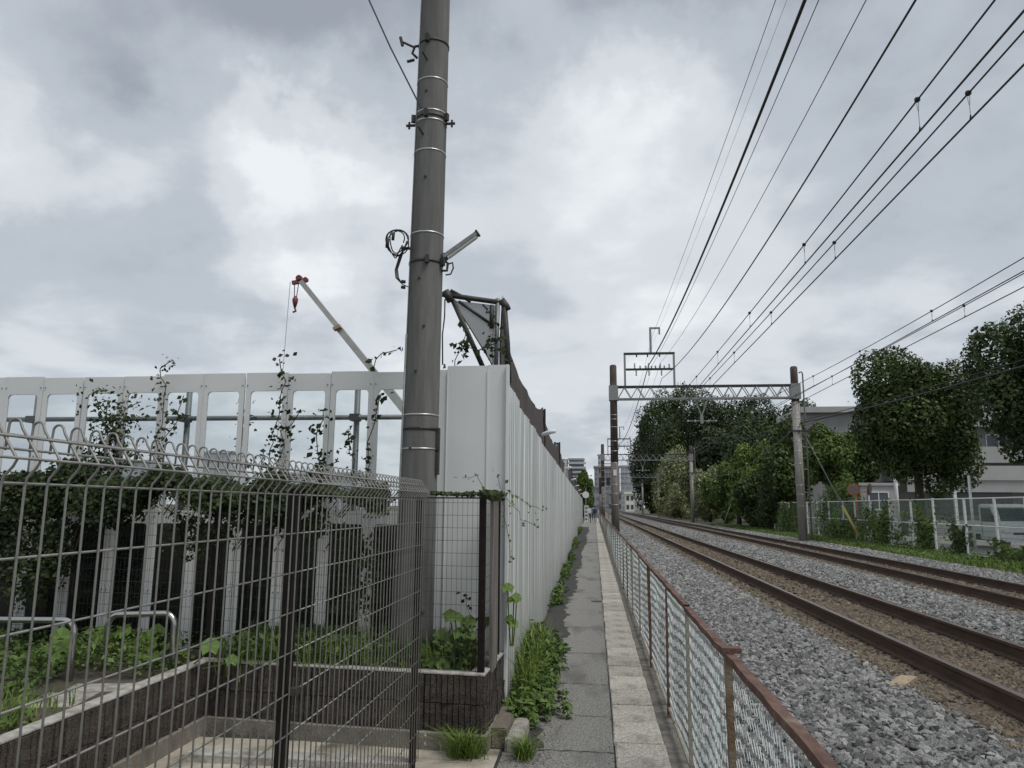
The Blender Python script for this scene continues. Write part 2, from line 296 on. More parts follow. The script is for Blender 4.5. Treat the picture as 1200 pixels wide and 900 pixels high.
def tree(label, loc, h, rx, rz, m, n, seed, leaf=.22, lobes=26, norm=1.0, name='tree', ry=None, trunk_r=.18, group=None, cat='tree', low=0.0, aspect=.55, lean=(0, 0)):
    rng = np.random.default_rng(seed); ry = ry or rx; root = thing(name, label, cat, loc, 0, group)
    cz = h-rz*.98; mb = MB(); top = (lean[0], lean[1], cz)
    mb.tube([(0, 0, -.2), (lean[0]*.3, lean[1]*.3, cz*.35), (lean[0]*.8, lean[1]*.8, cz*.8), (top[0], top[1], cz+rz*.5)], [trunk_r*1.3, trunk_r, trunk_r*.7, trunk_r*.2], 8)
    mb.build('trunk', 'bark', root, True)
    lm = MB()
    for k in range(7):
        a = k*2.4+seed; z0 = cz*(.55+.06*k); e = (lean[0]+math.cos(a)*rx*.7, lean[1]+math.sin(a)*ry*.7, cz+rz*(.1*(k % 4)-.1))
        lm.tube([(lean[0]*.6, lean[1]*.6, z0), ((lean[0]+e[0])*.45, (lean[1]+e[1])*.45, (z0+e[2])*.52), e], [trunk_r*.5, trunk_r*.3, trunk_r*.08], 5)
    lm.build('limbs', 'bark', root, True)
    P, q = crown_pts(rng, n, rx, ry, rz, lobes); P = P*norm+np.array([lean[0], lean[1], cz])
    # loose sprays break the outline
    k = max(20, n//500); sp = unit(rng.normal(0, 1, (k, 3))); sp[:, 2] = abs(sp[:, 2])*.9-.15; ctr = sp*np.array([rx, ry, rz])*rng.uniform(.84, 1.02, (k, 1))*norm+np.array([lean[0], lean[1], cz])
    P2 = np.repeat(ctr, 14, 0)+rng.normal(0, leaf*1.3, (k*14, 3)); P = np.vstack([P, P2]); q = np.vstack([q, np.repeat(sp, 14, 0)])
    keep = P[:, 2] > low; stuffy = leaves('crown', P[keep], q[keep], leaf, m, rng, root, aspect)
    return root
def bush(label, loc, rx, ry, rz, m, n, seed, leaf=.12, lobes=16, name='bush', cat='bush', group=None, aspect=.55):
    rng = np.random.default_rng(seed); root = thing(name, label, cat, loc, 0, group); P, q = crown_pts(rng, n, rx, ry, rz, lobes, (.3, .5), -.3); P[:, 2] += rz*.45
    keep = P[:, 2] > 0.0; leaves('foliage', P[keep], q[keep], leaf, m, rng, root, aspect)
    mb = MB()
    for k in range(5): a = k*1.3; mb.tube([(.008*k-.016, 0, -.05), (math.cos(a)*rx*.5, math.sin(a)*ry*.5, rz*.9)], [.03*rx, .01*rx], 5)
    mb.build('stem', 'bark', root); return root
def blades(name, pts, h, wd, m, rng, parent=None, lean=.5):
    V = []; F = []
    for (x, y, z) in pts:
        a = rng.uniform(0, 2*math.pi); hh = h*rng.uniform(.5, 1.15); l = hh*lean*rng.uniform(.2, 1.2); ww = wd*rng.uniform(.7, 1.2)
        dx, dy = math.cos(a), math.sin(a); px, py = -dy*ww/2, dx*ww/2; o = len(V)
        V += [(x-px, y-py, z), (x+px, y+py, z), (x+dx*l*.35-px*.8, y+dy*l*.35-py*.8, z+hh*.6), (x+dx*l*.35+px*.8, y+dy*l*.35+py*.8, z+hh*.6), (x+dx*l, y+dy*l, z+hh*.92)]
        F += [(o, o+1, o+3, o+2), (o+2, o+3, o+4)]
    me = bpy.data.meshes.new(name); me.from_pydata(V, [], F); me.materials.append(M[m]); return link(name, me, parent)
def vine(label, strands, leaf, m, seed, dens=60, spread=.05, name='climbing_vine', group=None, stem_r=.004):
    """strands: polylines the stems follow; leaves hang off them"""
    rng = np.random.default_rng(seed); root = thing(name, label, 'vine', strands[0][0], 0, group); o0 = Vector(strands[0][0]); mb = MB(); P = []
    for s in strands:
        pts = []
        for i in range(len(s)-1):
            a, b = np.array(s[i], float), np.array(s[i+1], float); k = max(2, int(np.linalg.norm(b-a)/.06))
            for j in range(k): pts.append(a+(b-a)*j/k+rng.normal(0, spread*.35, 3)*np.array([1, .3, .6]))
        pts.append(np.array(s[-1], float)); pts = [p-np.array(o0) for p in pts]
        mb.tube([tuple(p) for p in pts], stem_r, 4)
        L = sum(np.linalg.norm(pts[i+1]-pts[i]) for i in range(len(pts)-1)); k = int(L*dens)
        for j in range(k):
            p = pts[rng.integers(0, len(pts))]; P.append(p+rng.normal(0, spread, 3)*np.array([1, .5, .8]))
    so = mb.build('stem', 'vine_stem', root)
    if len(strands) > 1: stuff(so)
    P = np.array(P); q = np.tile(np.array([0, -.8, .5]), (len(P), 1)); leaves('foliage', P, q, leaf, m, rng, root, .7, .7); return root

# ------------------------------------------------------------------ ground
def sheet(name, xs, ys, zf, m):
    V = [(x, y, zf(x, y)) for y in ys for x in xs]; nx = len(xs)
    F = [(j*nx+i, j*nx+i+1, (j+1)*nx+i+1, (j+1)*nx+i) for j in range(len(ys)-1) for i in range(nx-1)]
    return MB().add(V, F).build(name, m)
def lerp(x, pts):
    for (a, b), (c, d) in zip(pts, pts[1:]):
        if x <= c: return b+(d-b)*max(0, (x-a))/(c-a)
    return pts[-1][1]
struct(sheet('ground', [-3000, -60, -6, -.9, .55, .7, 9, 9.4, 12, 60, 3000], [-60, 0, 50, 200, 4000], lambda x, y: lerp(x, [(-.9, -.06), (.7, -.06), (9, -.05), (9.4, .14), (3000, .14)]), 'verge_soil'))
struct(sheet('path', [-1.2, -.4, .108], [-8, 0, 20, 60, 110], lambda x, y: -.002, 'asphalt'))
ys = [i*.30-2 if i < 80 else 22+(i-80)*.8 for i in range(130)]; ys = [y for a_, b_ in zip(ys, ys[1:]) for y in (a_, (2*a_+b_)/3, (a_+2*b_)/3)]
er = [-.42+.022*math.sin(i*.43)+.045*math.sin(i*.11+1)+rnd.uniform(-.05, .05) for i in range(3*129)]
mb = MB(); V = []
for y, e_ in zip(ys, er): V += [(-1.1, y, .002), (e_ if y > 5.2 else -.62, y, .002)]
for i in range(len(ys)-1): mb.f.append((2*i, 2*i+1, 2*i+3, 2*i+2))
mb.v = V; s_ = struct(mb.build('pavement', 'old_tarmac'))
struct(sheet('drain_channel', [.10, .36, .66], [-4, 20, 60, 110], lambda x, y: -.016, 'concrete_edge'))
dc = bpy.data.objects['drain_channel']
# concrete cover slabs along the drain: built one by one as far as they can be told apart
def slab_mesh(seed):
    r = random.Random(seed); mb = MB(); a, b, z = .335, .480, .012; j = lambda: r.uniform(-.004, .004)
    vs = [(-a/2, -b/2, -.05), (a/2, -b/2, -.05), (a/2, b/2, -.05), (-a/2, b/2, -.05)]
    vs += [(-a/2+j(), -b/2+j(), z-.006), (a/2+j(), -b/2+j(), z-.006), (a/2+j(), b/2+j(), z-.006), (-a/2+j(), b/2+j(), z-.006)]
    vs += [(-a/2+.01+j(), -b/2+.01, z), (a/2-.01, -b/2+.01+j(), z), (a/2-.01, b/2-.01, z), (-a/2+.01, b/2-.01+j(), z)]
    return mb.add(vs, [(0, 1, 5, 4), (1, 2, 6, 5), (2, 3, 7, 6), (3, 0, 4, 7), (4, 5, 9, 8), (5, 6, 10, 9), (6, 7, 11, 10), (7, 4, 8, 11), (8, 9, 10, 11)])
sl = [slab_mesh(i).build('slab', 'slab_concrete', dc) for i in range(4)]
for i, s in enumerate(sl): s.location = (.285, 3.2+i*.5, 0)
for i in range(4, 110):
    c = inst(sl[rnd.randrange(4)]); c.location = (.285+rnd.uniform(-.005, .005), 3.2+i*.5, rnd.uniform(-.004, .004)); c.rotation_euler = (rnd.uniform(-.008, .008), rnd.uniform(-.01, .01), rnd.uniform(-.008, .008))
struct(sheet('slab_strip', [.12, .45], [58.3, 110], lambda x, y: .01, 'slab_concrete'))
struct(sheet('yard_floor', [-9, -1, -.64], [-4, 2, 5.2], lambda x, y: .006, 'yard_concrete'))
mb = MB(); cr_r = random.Random(4)
for y in (5.25, 6.1, 7.15, 8.6, 10.4, 12.1, 14.5, 17.5, 21.0):
    x = -.46; yy_ = y; 
    while x < .085:
        x2 = x+cr_r.uniform(.03, .07); y2 = y+cr_r.uniform(-.012, .012)*(1+y*.06); w2 = cr_r.uniform(.002, .006)*(1+y*.05); mb.add([(x, yy_-w2, .0035), (x2, y2-w2, .0035), (x2, y2+w2, .0035), (x, yy_+w2, .0035)], [(0, 1, 2, 3)]); x = x2; yy_ = y2
stuff(mb.build('path_cracks', 'rubber'))
# tracks
def cx1(y): return 3.465+.00003*max(0, y-20)**2*.6
def cx2(y): return (7.08-.38*math.exp(-(y-12)/9) if y > 12 else 6.70-.045*(12-y))+.00002*max(0, y-30)**2
YR = [-6, 0, 3, 5, 7, 9, 11, 13, 15, 17, 20, 24, 28, 33, 38, 45, 55, 70, 90, 120, 160, 220, 300]
prof = [(0, .0), (.65, .0), (.9, .11), (1.3, .155), (2.3, .165), (2.6, .158), (4.3, .158), (4.6, .17), (5.3, .225), (5.9, .175), (6.1, .158), (7.7, .158), (8, .17), (9.1, .17), (9.6, .14)]
def bal_xs(y):
    s1 = cx1(y)-3.465; s2 = cx2(y)-6.9
    return [(x + (0 if x < 1.4 else s1 if x < 5 else (s1+s2)/2 if x < 5.5 else s2), z) for x, z in prof[1:]]
def bsheet(name, y0, y1, m, dz=0, clip=None, step=None):
    yy = sorted(set([y0, y1]+[y for y in YR if y0 < y < y1])) if not step else list(np.arange(y0, y1+.01, step))
    rows = []
    for y in yy:
        r = bal_xs(y)
        if clip:
            a, b, k = clip; xs = np.linspace(a, b, k); s = (cx1(y)-3.465) if b < 5 else (cx2(y)-6.9 if a > 5 else 0)
            r = [(x+(0 if x < 1.4 else s), float(np.interp(x+s, [p[0] for p in r], [p[1] for p in r]))) for x in xs]
        rows.append([(x, y, z+dz) for x, z in r])
    nx = len(rows[0]); mb = MB(); mb.v = [p for r in rows for p in r]
    mb.f = [(j*nx+i, j*nx+i+1, (j+1)*nx+i+1, (j+1)*nx+i) for j in range(len(rows)-1) for i in range(nx-1)]
    return mb.build(name, m)
struct(bsheet('ballast', -6, 300, 'ballast'))
struct(bsheet('track_bed', -6, 300, 'trackbed', .003, (2.55, 4.45, 8)))
struct(bsheet('track_bed', -6, 300, 'trackbed', .006, (5.85, 7.85, 8)))

# ---- loose stones (geometry nodes instances = uncountable stuff)
def stone_group(name, m, smin, smax, dens, seed):
    ng = bpy.data.node_groups.new(name, 'GeometryNodeTree'); ng.interface.new_socket('Geometry', in_out='INPUT', socket_type='NodeSocketGeometry'); ng.interface.new_socket('Geometry', in_out='OUTPUT', socket_type='NodeSocketGeometry')
    n = ng.nodes; l = ng.links.new; gi = n.new('NodeGroupInput'); go = n.new('NodeGroupOutput')
    ds = n.new('GeometryNodeDistributePointsOnFaces'); ds.inputs['Density'].default_value = dens; ds.inputs['Seed'].default_value = seed; l(gi.outputs[0], ds.inputs['Mesh'])
    gtis = n.new('GeometryNodeJoinGeometry')
    for k in range(6):
        ico = n.new('GeometryNodeMeshIcoSphere'); ico.inputs['Radius'].default_value = 1.0; ico.inputs['Subdivisions'].default_value = 1
        sp = n.new('GeometryNodeSetPosition'); rv = n.new('FunctionNodeRandomValue'); rv.data_type = 'FLOAT_VECTOR'; rv.inputs[0].default_value = (-.38,)*3; rv.inputs[1].default_value = (.38,)*3; rv.inputs['Seed'].default_value = k*7+seed
        l(ico.outputs[0], sp.inputs[0]); l(rv.outputs[0], sp.inputs['Offset'])
        tf = n.new('GeometryNodeTransform'); tf.inputs['Scale'].default_value = (1.0, .62+.08*k, .50+.05*k); l(sp.outputs[0], tf.inputs[0])
        sm = n.new('GeometryNodeSetMaterial'); sm.inputs['Material'].default_value = M[m]; l(tf.outputs[0], sm.inputs[0])
        ss = n.new('GeometryNodeSetShadeSmooth'); ss.inputs['Shade Smooth'].default_value = False; l(sm.outputs[0], ss.inputs[0])
        g2 = n.new('GeometryNodeGeometryToInstance'); l(ss.outputs[0], g2.inputs[0]); l(g2.outputs[0], gtis.inputs[0])
    iop = n.new('GeometryNodeInstanceOnPoints'); l(ds.outputs[0], iop.inputs['Points']); l(gtis.outputs[0], iop.inputs['Instance']); iop.inputs['Pick Instance'].default_value = True
    rr = n.new('FunctionNodeRandomValue'); rr.data_type = 'FLOAT_VECTOR'; rr.inputs[0].default_value = (-.7, -.7, 0); rr.inputs[1].default_value = (.7, .7, 6.28); rr.inputs['Seed'].default_value = 5
    rs = n.new('FunctionNodeRandomValue'); rs.data_type = 'FLOAT'; rs.inputs[2].default_value = smin; rs.inputs[3].default_value = smax; rs.inputs['Seed'].default_value = 9
    l(rr.outputs[0], iop.inputs['Rotation']); l(rs.outputs[1], iop.inputs['Scale']); l(iop.outputs[0], go.inputs[0]); return ng
def scatter(name, y0, y1, clip, m, smin, smax, dens, seed, dz=.004):
    o = bsheet(name, y0, y1, m, dz, clip); md = o.modifiers.new('scatter', 'NODES'); md.node_group = stone_group('stones_%d' % seed, m, smin, smax, dens, seed); stuff(o); return o
GB = [(.68, 2.55, 8), (4.5, 5.95, 6), (7.75, 9.5, 6)]; BB = [(2.48, 4.52, 8), (5.85, 7.85, 6)]
sd_ = 1
for (y0, y1, k, dn) in ((2.6, 12, 1.0, 950), (12, 26, 1.25, 520), (26, 60, 1.7, 230)):
    for c in GB:
        sd_ += 1; scatter('ballast_stones', y0, y1, c, 'stone_grey', .021*k, .047*k, dn*.72, sd_)
    for c in BB:
        sd_ += 1; scatter('trackbed_stones', y0, y1, c, 'stone_brown', .012*k, .038*k, dn*1.15, sd_, .006)
sd_ += 1; scatter('ballast_stones', 2.6, 30, (2.15, 2.75, 4), 'stone_grey', .014, .032, 160, sd_)
# rails
def rail(cx, off, label_root):
    head = [(-.028, .33), (.028, .33), (.031, .303), (.010, .290), (.009, .21), (.058, .196), (.058, .178), (-.058, .178), (-.058, .196), (-.009, .21), (-.010, .290), (-.031, .303)]
    mb = MB(); k = len(head); yy = list(np.arange(-6, 30, 1.5))+[y for y in YR if y > 30]
    for y in yy:
        c = cx(y)+off; mb.v += [(c+x, y, z) for x, z in head]
    for j in range(len(yy)-1):
        for i in range(k): mb.f.append((j*k+i, j*k+(i+1) % k, (j+1)*k+(i+1) % k, (j+1)*k+i)[::-1])
    o = mb.build('rail', 'rail_side', label_root); o.data.materials.append(M['rail_top'])
    for i, p in enumerate(o.data.polygons):
        if i % k == 0: p.material_index = 1
    return o
for cx, lab in ((cx1, 'near railway track of brown rusty rails closest to the path'), (cx2, 'far railway track of brown rusty rails beside the grass verge')):
    tr_ = thing('railway_track', lab, 'railway track', (0, 0, 0), 0, 'railway tracks')
    rail(cx, -.535, tr_); rail(cx, .535, tr_)
    s0 = MB().box(-.95, .95, -.11, .11, .06, .175).build('sleeper', 'sleeper', tr_); s0.location = (cx(1), 1, 0)
    for i in range(1, 110):
        y = 1+i*.62; c = inst(s0, loc=(cx(y)+rnd.uniform(-.02, .02), y, rnd.uniform(-.012, .006)), rz=rnd.uniform(-.02, .02))
    k0 = MB().box(-.085, .085, -.035, .035, .150, .190).box(-.08, -.062, -.014, .014, .190, .204).box(.062, .08, -.014, .014, .190, .204).build('rail_fastening', 'rail_side', tr_); k0.location = (cx(2)-.535, 1.62, 0)
    for i in range(2, 60):
        for s in (-.535, .535): y = 1+i*.62; inst(k0, loc=(cx(y)+s, y, 0))
pl = MB(); pl.add([(-.19, -.05, 0), (.2, -.07, 0), (.17, .05, 0), (-.15, .06, 0), (-.19, -.05, .03), (.2, -.07, .035), (.17, .05, .03), (-.15, .06, .03)], [(4, 5, 6, 7), (0, 1, 5, 4), (1, 2, 6, 5), (2, 3, 7, 6), (3, 0, 4, 7), (3, 2, 1, 0)])
o = pl.build('wooden_board', 'fallen_plank'); o.location = (2.50, 6.75, .166); o.rotation_euler = (.06, -.09, .9); tag(o, 'pale broken piece of board lying beside the near rail', 'board')

# ------------------------------------------------------------------ grey wire fence with the triangular top, left foreground
gf = thing('wire_mesh_fence', 'grey welded wire fence with curled triangular top in the left foreground', 'fence', (-1.1, 0, 0))
pitch = 2.02/34
def gwire():
    mb = MB(); r = .0027
    pts = [(0, 0, .06), (0, 0, 1.630), (.003, 0, 1.648), (.020, 0, 1.668), (.026, 0, 1.680), (.020, 0, 1.690), (-.018, 0, 1.745)]
    for k in range(7):
        a = R(35+150*k/6); pts.append((-.034+.0125*math.cos(a), 0, 1.752+.0125*math.sin(a)))
    pts += [(-.0475, 0, 1.735), (-.049, 0, 1.702)]
    return mb.tube(pts, r, 6)
hz = [1.637-.142*k for k in range(12)]+[.075]
gw = hw = None
for y0 in (-1.29, .73, 2.75):
    pn = thing('mesh_panel', None, None); pn.parent = gf; pn.location = (0, y0, 0)
    for k in range(35):
        if k == 34 and y0 < 2: continue
        if gw is None: gw = gwire().build('wire', 'wire_grey', pn, True); o = gw; gw.location = (0, 0, 0)
        else: o = inst(gw, parent=pn)
        o.location = (rnd.uniform(-.0008, .0008), k*pitch+.012, 0); o.rotation_euler = (0, 0, rnd.uniform(-.05, .05))
    for z in hz+[(1.683, .0295), (1.726, -.0005), (1.733, -.0430), (1.706, -.0445)]:
        x = -.0065; zz = z
        if isinstance(z, tuple): zz, x = z
        if hw is None: hw = MB().tube([(0, 0, 0), (0, 2.02, 0)], .0028, 6).build('wire', 'wire_grey', pn, True); o = hw
        else: o = inst(hw, parent=pn)
        o.location = (x, 0 if y0 < 2 else 0, zz)
    # fixings
p0 = None
for y in (-1.30, .72, 2.74, 4.76):
    if p0 is None: p0 = MB().box(-.030, .0, -.030, .030, -.1, 1.655).build('post', 'bronze_paint', gf); p0.location = (-.018, y, 0)
    else: o = inst(p0, loc=(-.018, y, 0))
for i, y in enumerate((2.74, 4.76)):
    for z in (.93, .50): o = MB().box(-.012, .018, -.02, .02, -.012, .012).build('clamp', 'dark_steel', gf); o.location = (0, y, z)
hb = MB(); 
for k, z in enumerate((.12, .17)): hb.tube([(0, .02*math.cos(a), z+.012*math.sin(a)) for a in np.linspace(0, 6, 9)], .004, 5)
o = hb.build('tie_wire', 'galvanised', gf); o.location = (.02, 4.88, 0)

# ------------------------------------------------------------------ block planter
pw = thing('planter_wall', 'low brown split block wall holding the weedy planting bed', 'wall', (0, 0, 0))
def block_mesh(seed, L=.385, H=.175, T=.12):
    r = random.Random(seed); mb = MB(); n = 10; w_ = L/n; vs = []; fr_ = []
    for i in range(n):
        x0 = -L/2+i*w_; d = r.uniform(0, .014); x1 = x0+w_*.80
        fr_.append([(x0, -d), (x1, -d-r.uniform(-.003, .003)), (x1+w_*.03, .008), (x0+w_*.97, .008)])
    pf = [p for a in fr_ for p in a]; k = len(pf)
    for zz, dd in ((0, 0), (H*.33, r.uniform(-.004, .004)), (H*.66, r.uniform(-.004, .004)), (H, 0)):
        vs += [(x, y+dd+r.uniform(-.003, .003), zz+(0 if zz in (0, H) else r.uniform(-.01, .01))) for x, y in pf]
    fs = [(j*k+i, j*k+i+1, (j+1)*k+i+1, (j+1)*k+i) for j in range(3) for i in range(k-1)]
    b0 = len(vs); vs += [(-L/2, T, 0), (L/2, T, 0), (L/2, T, H), (-L/2, T, H)]
    fs += [tuple([b0+3, b0+2]+list(range(4*k-1, 3*k-1, -1)))[::-1], (b0, b0+3, 3*k, 2*k, k, 0), (k-1, 2*k-1, 3*k-1, 4*k-1, b0+2, b0+1)]
    return mb.add(vs, fs)
bl = [block_mesh(i).build('block', 'block', pw) for i in range(5)]; used = [False]*5
def wall_run(a, b, z0, courses=2):
    a, b = Vector((a[0], a[1], 0)), Vector((b[0], b[1], 0)); L = (b-a).length; n = max(1, round(L/.392)); st = L/n; ang = math.atan2(b.y-a.y, b.x-a.x)
    for c in range(courses):
        for i in range(n):
            k = rnd.randrange(5); p = a+(b-a)*((i+.5)/n)
            if not used[k]: o = bl[k]; used[k] = True
            else: o = inst(bl[k])
            o.location = (p.x, p.y, z0+c*.181); o.rotation_euler = (0, 0, ang+rnd.uniform(-.003, .003)); o.scale = (st/.392, 1, 1)
A, B_, Cc, D_ = (-2.78, -.6), (-2.78, 5.30), (-.745, 5.12), (-.70, 6.1)
wall_run(A, B_, .12); wall_run(B_, Cc, .12); wall_run(Cc, D_, .12)
def strip(pts, zb, zt, out, inn, m, name, parent):
    """continuous ledge following the wall line; out = how far it sticks out to the yard side"""
    mb = MB(); n = len(pts)
    offs = []
    for i, p in enumerate(pts):
        p = Vector(p); d0 = (Vector(pts[i])-Vector(pts[i-1])).normalized() if i else None; d1 = (Vector(pts[i+1])-Vector(pts[i])).normalized() if i < n-1 else None
        nn = Vector((0, 0))
        for d in (d0, d1):
            if d: nn += Vector((d.y, -d.x))
        nn = nn.normalized(); c = 1.0
        if d0 and d1: c = 1/max(.4, nn.dot(Vector((d0.y, -d0.x))))
        offs.append((p+nn*out*c, p-nn*inn*c))
    for o_, i_ in offs: mb.v += [(o_.x, o_.y, zb), (o_.x, o_.y, zt-.006), (o_.x-(o_.x-i_.x)*.06, o_.y-(o_.y-i_.y)*.06, zt), (i_.x, i_.y, zt), (i_.x, i_.y, zb)]
    for i in range(n-1):
        for j in range(4): mb.f.append((i*5+j, (i+1)*5+j, (i+1)*5+j+1, i*5+j+1))
    mb.f.append((0, 1, 2, 3, 4)); mb.f.append(tuple((n-1)*5+j for j in (4, 3, 2, 1, 0)))
    return mb.build(name, m, parent)
strip([A, B_, Cc, D_], -.03, .119, .03, .16, 'footing', 'footing', pw)
cl = [A]; 
for i in range(1, 15): t_ = i/15; cl.append((A[0]+rnd.uniform(-.006, .006), A[1]+(B_[1]-A[1])*t_))
strip(cl+[B_]+[(-1.8, 5.213), Cc, D_], .482, .496, .004, .075, 'coping', 'coping', pw)
# filler core behind the blocks so that no light leaks through the joints
strip([A, B_, Cc, D_], .11, .481, -.03, .118, 'footing', 'wall_core', pw)
# soil of the planting bed
mb = MB(); mb.add([(-12, -2, .46), (-2.84, -2, .462), (-2.84, 5.38, .462), (-12, 6.4, .44)], [(0, 1, 2, 3)]); mb.add([(-2.87, 5.38, .44), (-.82, 5.2, .44), (-.78, 6.1, .44), (-2.9, 6.3, .44), (-12, 6.4, .44)], [(0, 1, 2, 3, 4)])
struct(mb.build('planting_bed_soil', 'earth'))
# kerbs at the corner
def rough_box(x0, x1, y0, y1, z0, z1, m, name, label, nrm=.006, seg=8):
    bm = bmesh.new(); bmesh.ops.create_cube(bm, size=1)
    bmesh.ops.scale(bm, vec=(x1-x0, y1-y0, z1-z0), verts=bm.verts); bmesh.ops.translate(bm, vec=((x0+x1)/2, (y0+y1)/2, (z0+z1)/2), verts=bm.verts)
    bmesh.ops.bevel(bm, geom=list(bm.edges), offset=.012, segments=2, affect='EDGES')
    le = [e for e in bm.edges if abs((e.verts[0].co-e.verts[1].co).y) > (y1-y0)*.5]; bmesh.ops.subdivide_edges(bm, edges=le, cuts=seg)
    r = random.Random(name+label)
    for v in bm.verts: v.co += Vector((r.uniform(-nrm, nrm), r.uniform(-nrm, nrm), r.uniform(-nrm, nrm)*.6))
    me = bpy.data.meshes.new(name); bm.to_mesh(me); bm.free(); me.materials.append(M[m]); o = link(name, me); return tag(o, label, 'kerb')
rough_box(-.715, -.60, 5.24, 6.6, -.02, .13, 'kerb_brown', 'kerb_stone', 'brown kerb block pressed against the planter corner').rotation_euler = (0, 0, 0)
o = rough_box(-.055, .055, -.40, .40, -.02, .085, 'kerb_concrete', 'kerb_stone', 'worn pale kerb stone nearest the camera with a whitened end'); o.location = (-.545, 5.56, 0); o.rotation_euler = (0, 0, R(-1))
o = rough_box(-.055, .055, -.45, .45, -.02, .09, 'kerb_concrete', 'kerb_stone', 'mossy kerb stone half hidden under the green weeds'); o.location = (-.50, 6.47, 0); o.rotation_euler = (0, 0, R(-4))
MBk = MB().box(-2.6, -1.14, 4.70, 4.84, -.02, .05); o = MBk.build('kerb_strip', 'coping'); tag(o, 'pale concrete edging strip behind the grey wire fence', 'kerb')

# ------------------------------------------------------------------ dark mesh fence standing on the planter
df = thing('dark_mesh_fence', 'dark brown fine mesh fence standing behind the planter wall', 'fence', (0, 0, 0))
def mesh_run(a, b, z0, z1, px=.0357, pz=.0865, r=.0013):
    a, b = Vector((a[0], a[1], 0)), Vector((b[0], b[1], 0)); L = (b-a).length; mb = MB(); n = int(L/px)
    for i in range(n+1): p = a+(b-a)*(i/n); mb.tube([(p.x, p.y, z0), (p.x, p.y, z1)], r, 3, False)
    z = z1-.003; k = 0
    while z > z0: mb.tube([(a.x, a.y-.002, z), (b.x, b.y-.002, z)], r*1.15, 3, False); z -= (.03 if k == 0 else pz); k += 1
    o = mb.build('wire_mesh', 'dark_mesh', df); return stuff(o)
F0, F1, F2, F3 = (-6.4, 5.62), (-2.9, 5.40), (-.775, 5.17), (-.755, 5.80)
mesh_run(F0, F1, .47, 1.655); mesh_run(F1, F2, .47, 1.655); mesh_run(F2, F3, .49, 1.655)
for i, p in enumerate([F2, F3, (-2.83, 5.39), (-4.85, 5.52)]):
    mb = MB(); h_ = 1.675; w_ = .045 if i < 2 else .04; mb.box(p[0]-w_/2, p[0]+w_/2, p[1]-.012, p[1]+.033, .40, h_); mb.box(p[0]-w_/2-.002, p[0]+w_/2+.002, p[1]-.014, p[1]+.035, h_, h_+.006); mb.build('post', 'bronze_paint', df)
MB().tube([(F2[0], F2[1], 1.657), (F3[0], F3[1], 1.657)], .004, 5).tube([(F1[0], F1[1], 1.657), (F2[0], F2[1], 1.657)], .004, 5).build('top_wire', 'dark_mesh', df)

bdw = MB().box(-.742, -.718, 5.32, 5.60, .46, 1.64).build('weathered_board', 'mast_mixed'); tag(bdw, 'weathered grey board standing upright behind the planter corner mesh', 'board')
# ------------------------------------------------------------------ white site hoarding, front with clear windows
hf = thing('clear_panel_hoarding', 'white site hoarding with rows of clear windows facing the yard', 'hoarding', (0, 5.92, 0))
def rrect(cx, cz, w_, h_, r, n=4):
    pts = []
    for (sx, sz, a0) in ((1, 1, 0), (-1, 1, 90), (-1, -1, 180), (1, -1, 270)):
        for k in range(n+1): a = R(a0+90*k/n); pts.append((cx+sx*(w_/2-r)+r*math.cos(a), cz+sz*(h_/2-r)+r*math.sin(a)))
    return pts
PW = .372
def frame_panel(ztop):
    """pressed sheet with two rounded windows, returned edges"""
    mb = MB(); T = .028
    def ring(cx, z0, z1, hz0, hz1, ow):
        hole = rrect(cx, (hz0+hz1)/2, ow, hz1-hz0, .035); k = len(hole); outer = []
        for (x, z) in hole:
            dx, dz = x-cx, z-(hz0+hz1)/2; sx = (PW/2)/max(abs(dx), 1e-6); sz = ((z1-hz1) + (hz1-hz0)/2 if dz > 0 else (hz0-z0)+(hz1-hz0)/2)/max(abs(dz), 1e-6)
            outer.append((x, z, dx, dz))
        oo = []
        q = (k)//4
        for i, (x, z) in enumerate(hole):
            qd = i//q; j = i % q; t = j/(q-1)
            cxn = PW/2 if qd in (0, 3) else -PW/2; czn = z1 if qd in (0, 1) else z0
            hx, hz_ = hole[i]
            if qd == 0: p = (PW/2, z1-(1-t*2)*(z1-max(hz1-.035, z0)) if t < .5 else z1) if t < .5 else (PW/2-(t-.5)*2*(PW/2-(ow/2-.035)), z1)
            elif qd == 1: p = (-(ow/2-.035)-(t*2)*(PW/2-(ow/2-.035)), z1) if t < .5 else (-PW/2, z1-(t-.5)*2*(z1-(hz1-.035)))
            elif qd == 2: p = (-PW/2, hz0+.035-(t*2)*(hz0+.035-z0)) if t < .5 else (-PW/2+(t-.5)*2*(PW/2-(ow/2-.035)), z0)
            else: p = ((ow/2-.035)+(t*2)*(PW/2-(ow/2-.035)), z0) if t < .5 else (PW/2, z0+(t-.5)*2*(hz0+.035-z0))
            oo.append(p)
        vs = [(x, 0, z) for x, z in oo]+[(x, 0, z) for x, z in hole]+[(x, T*.6, z) for x, z in hole]
        fs = []
        for i in range(k): j = (i+1) % k; fs += [(i, j, k+j, k+i), (k+i, k+j, 2*k+j, 2*k+i)]
        mb.add(vs, fs)
    ring(0, .25, 1.503, .42, 1.450, .285); ring(0, 1.503, ztop, 1.556, 2.555, .285)
    g_ = PW/2-.003
    mb.add([(-g_, 0, .25), (-g_, T, .25), (-g_, T, ztop), (-g_, 0, ztop), (g_, 0, .25), (g_, T, .25), (g_, T, ztop), (g_, 0, ztop)], [(0, 1, 2, 3), (4, 7, 6, 5), (3, 2, 6, 7)])
    mb.v = [(x*.992, y, z) for x, y, z in mb.v]
    return mb
fp = [frame_panel(2.700).build('panel', 'hoarding_white', hf), frame_panel(2.712).build('panel', 'hoarding_white', hf)]
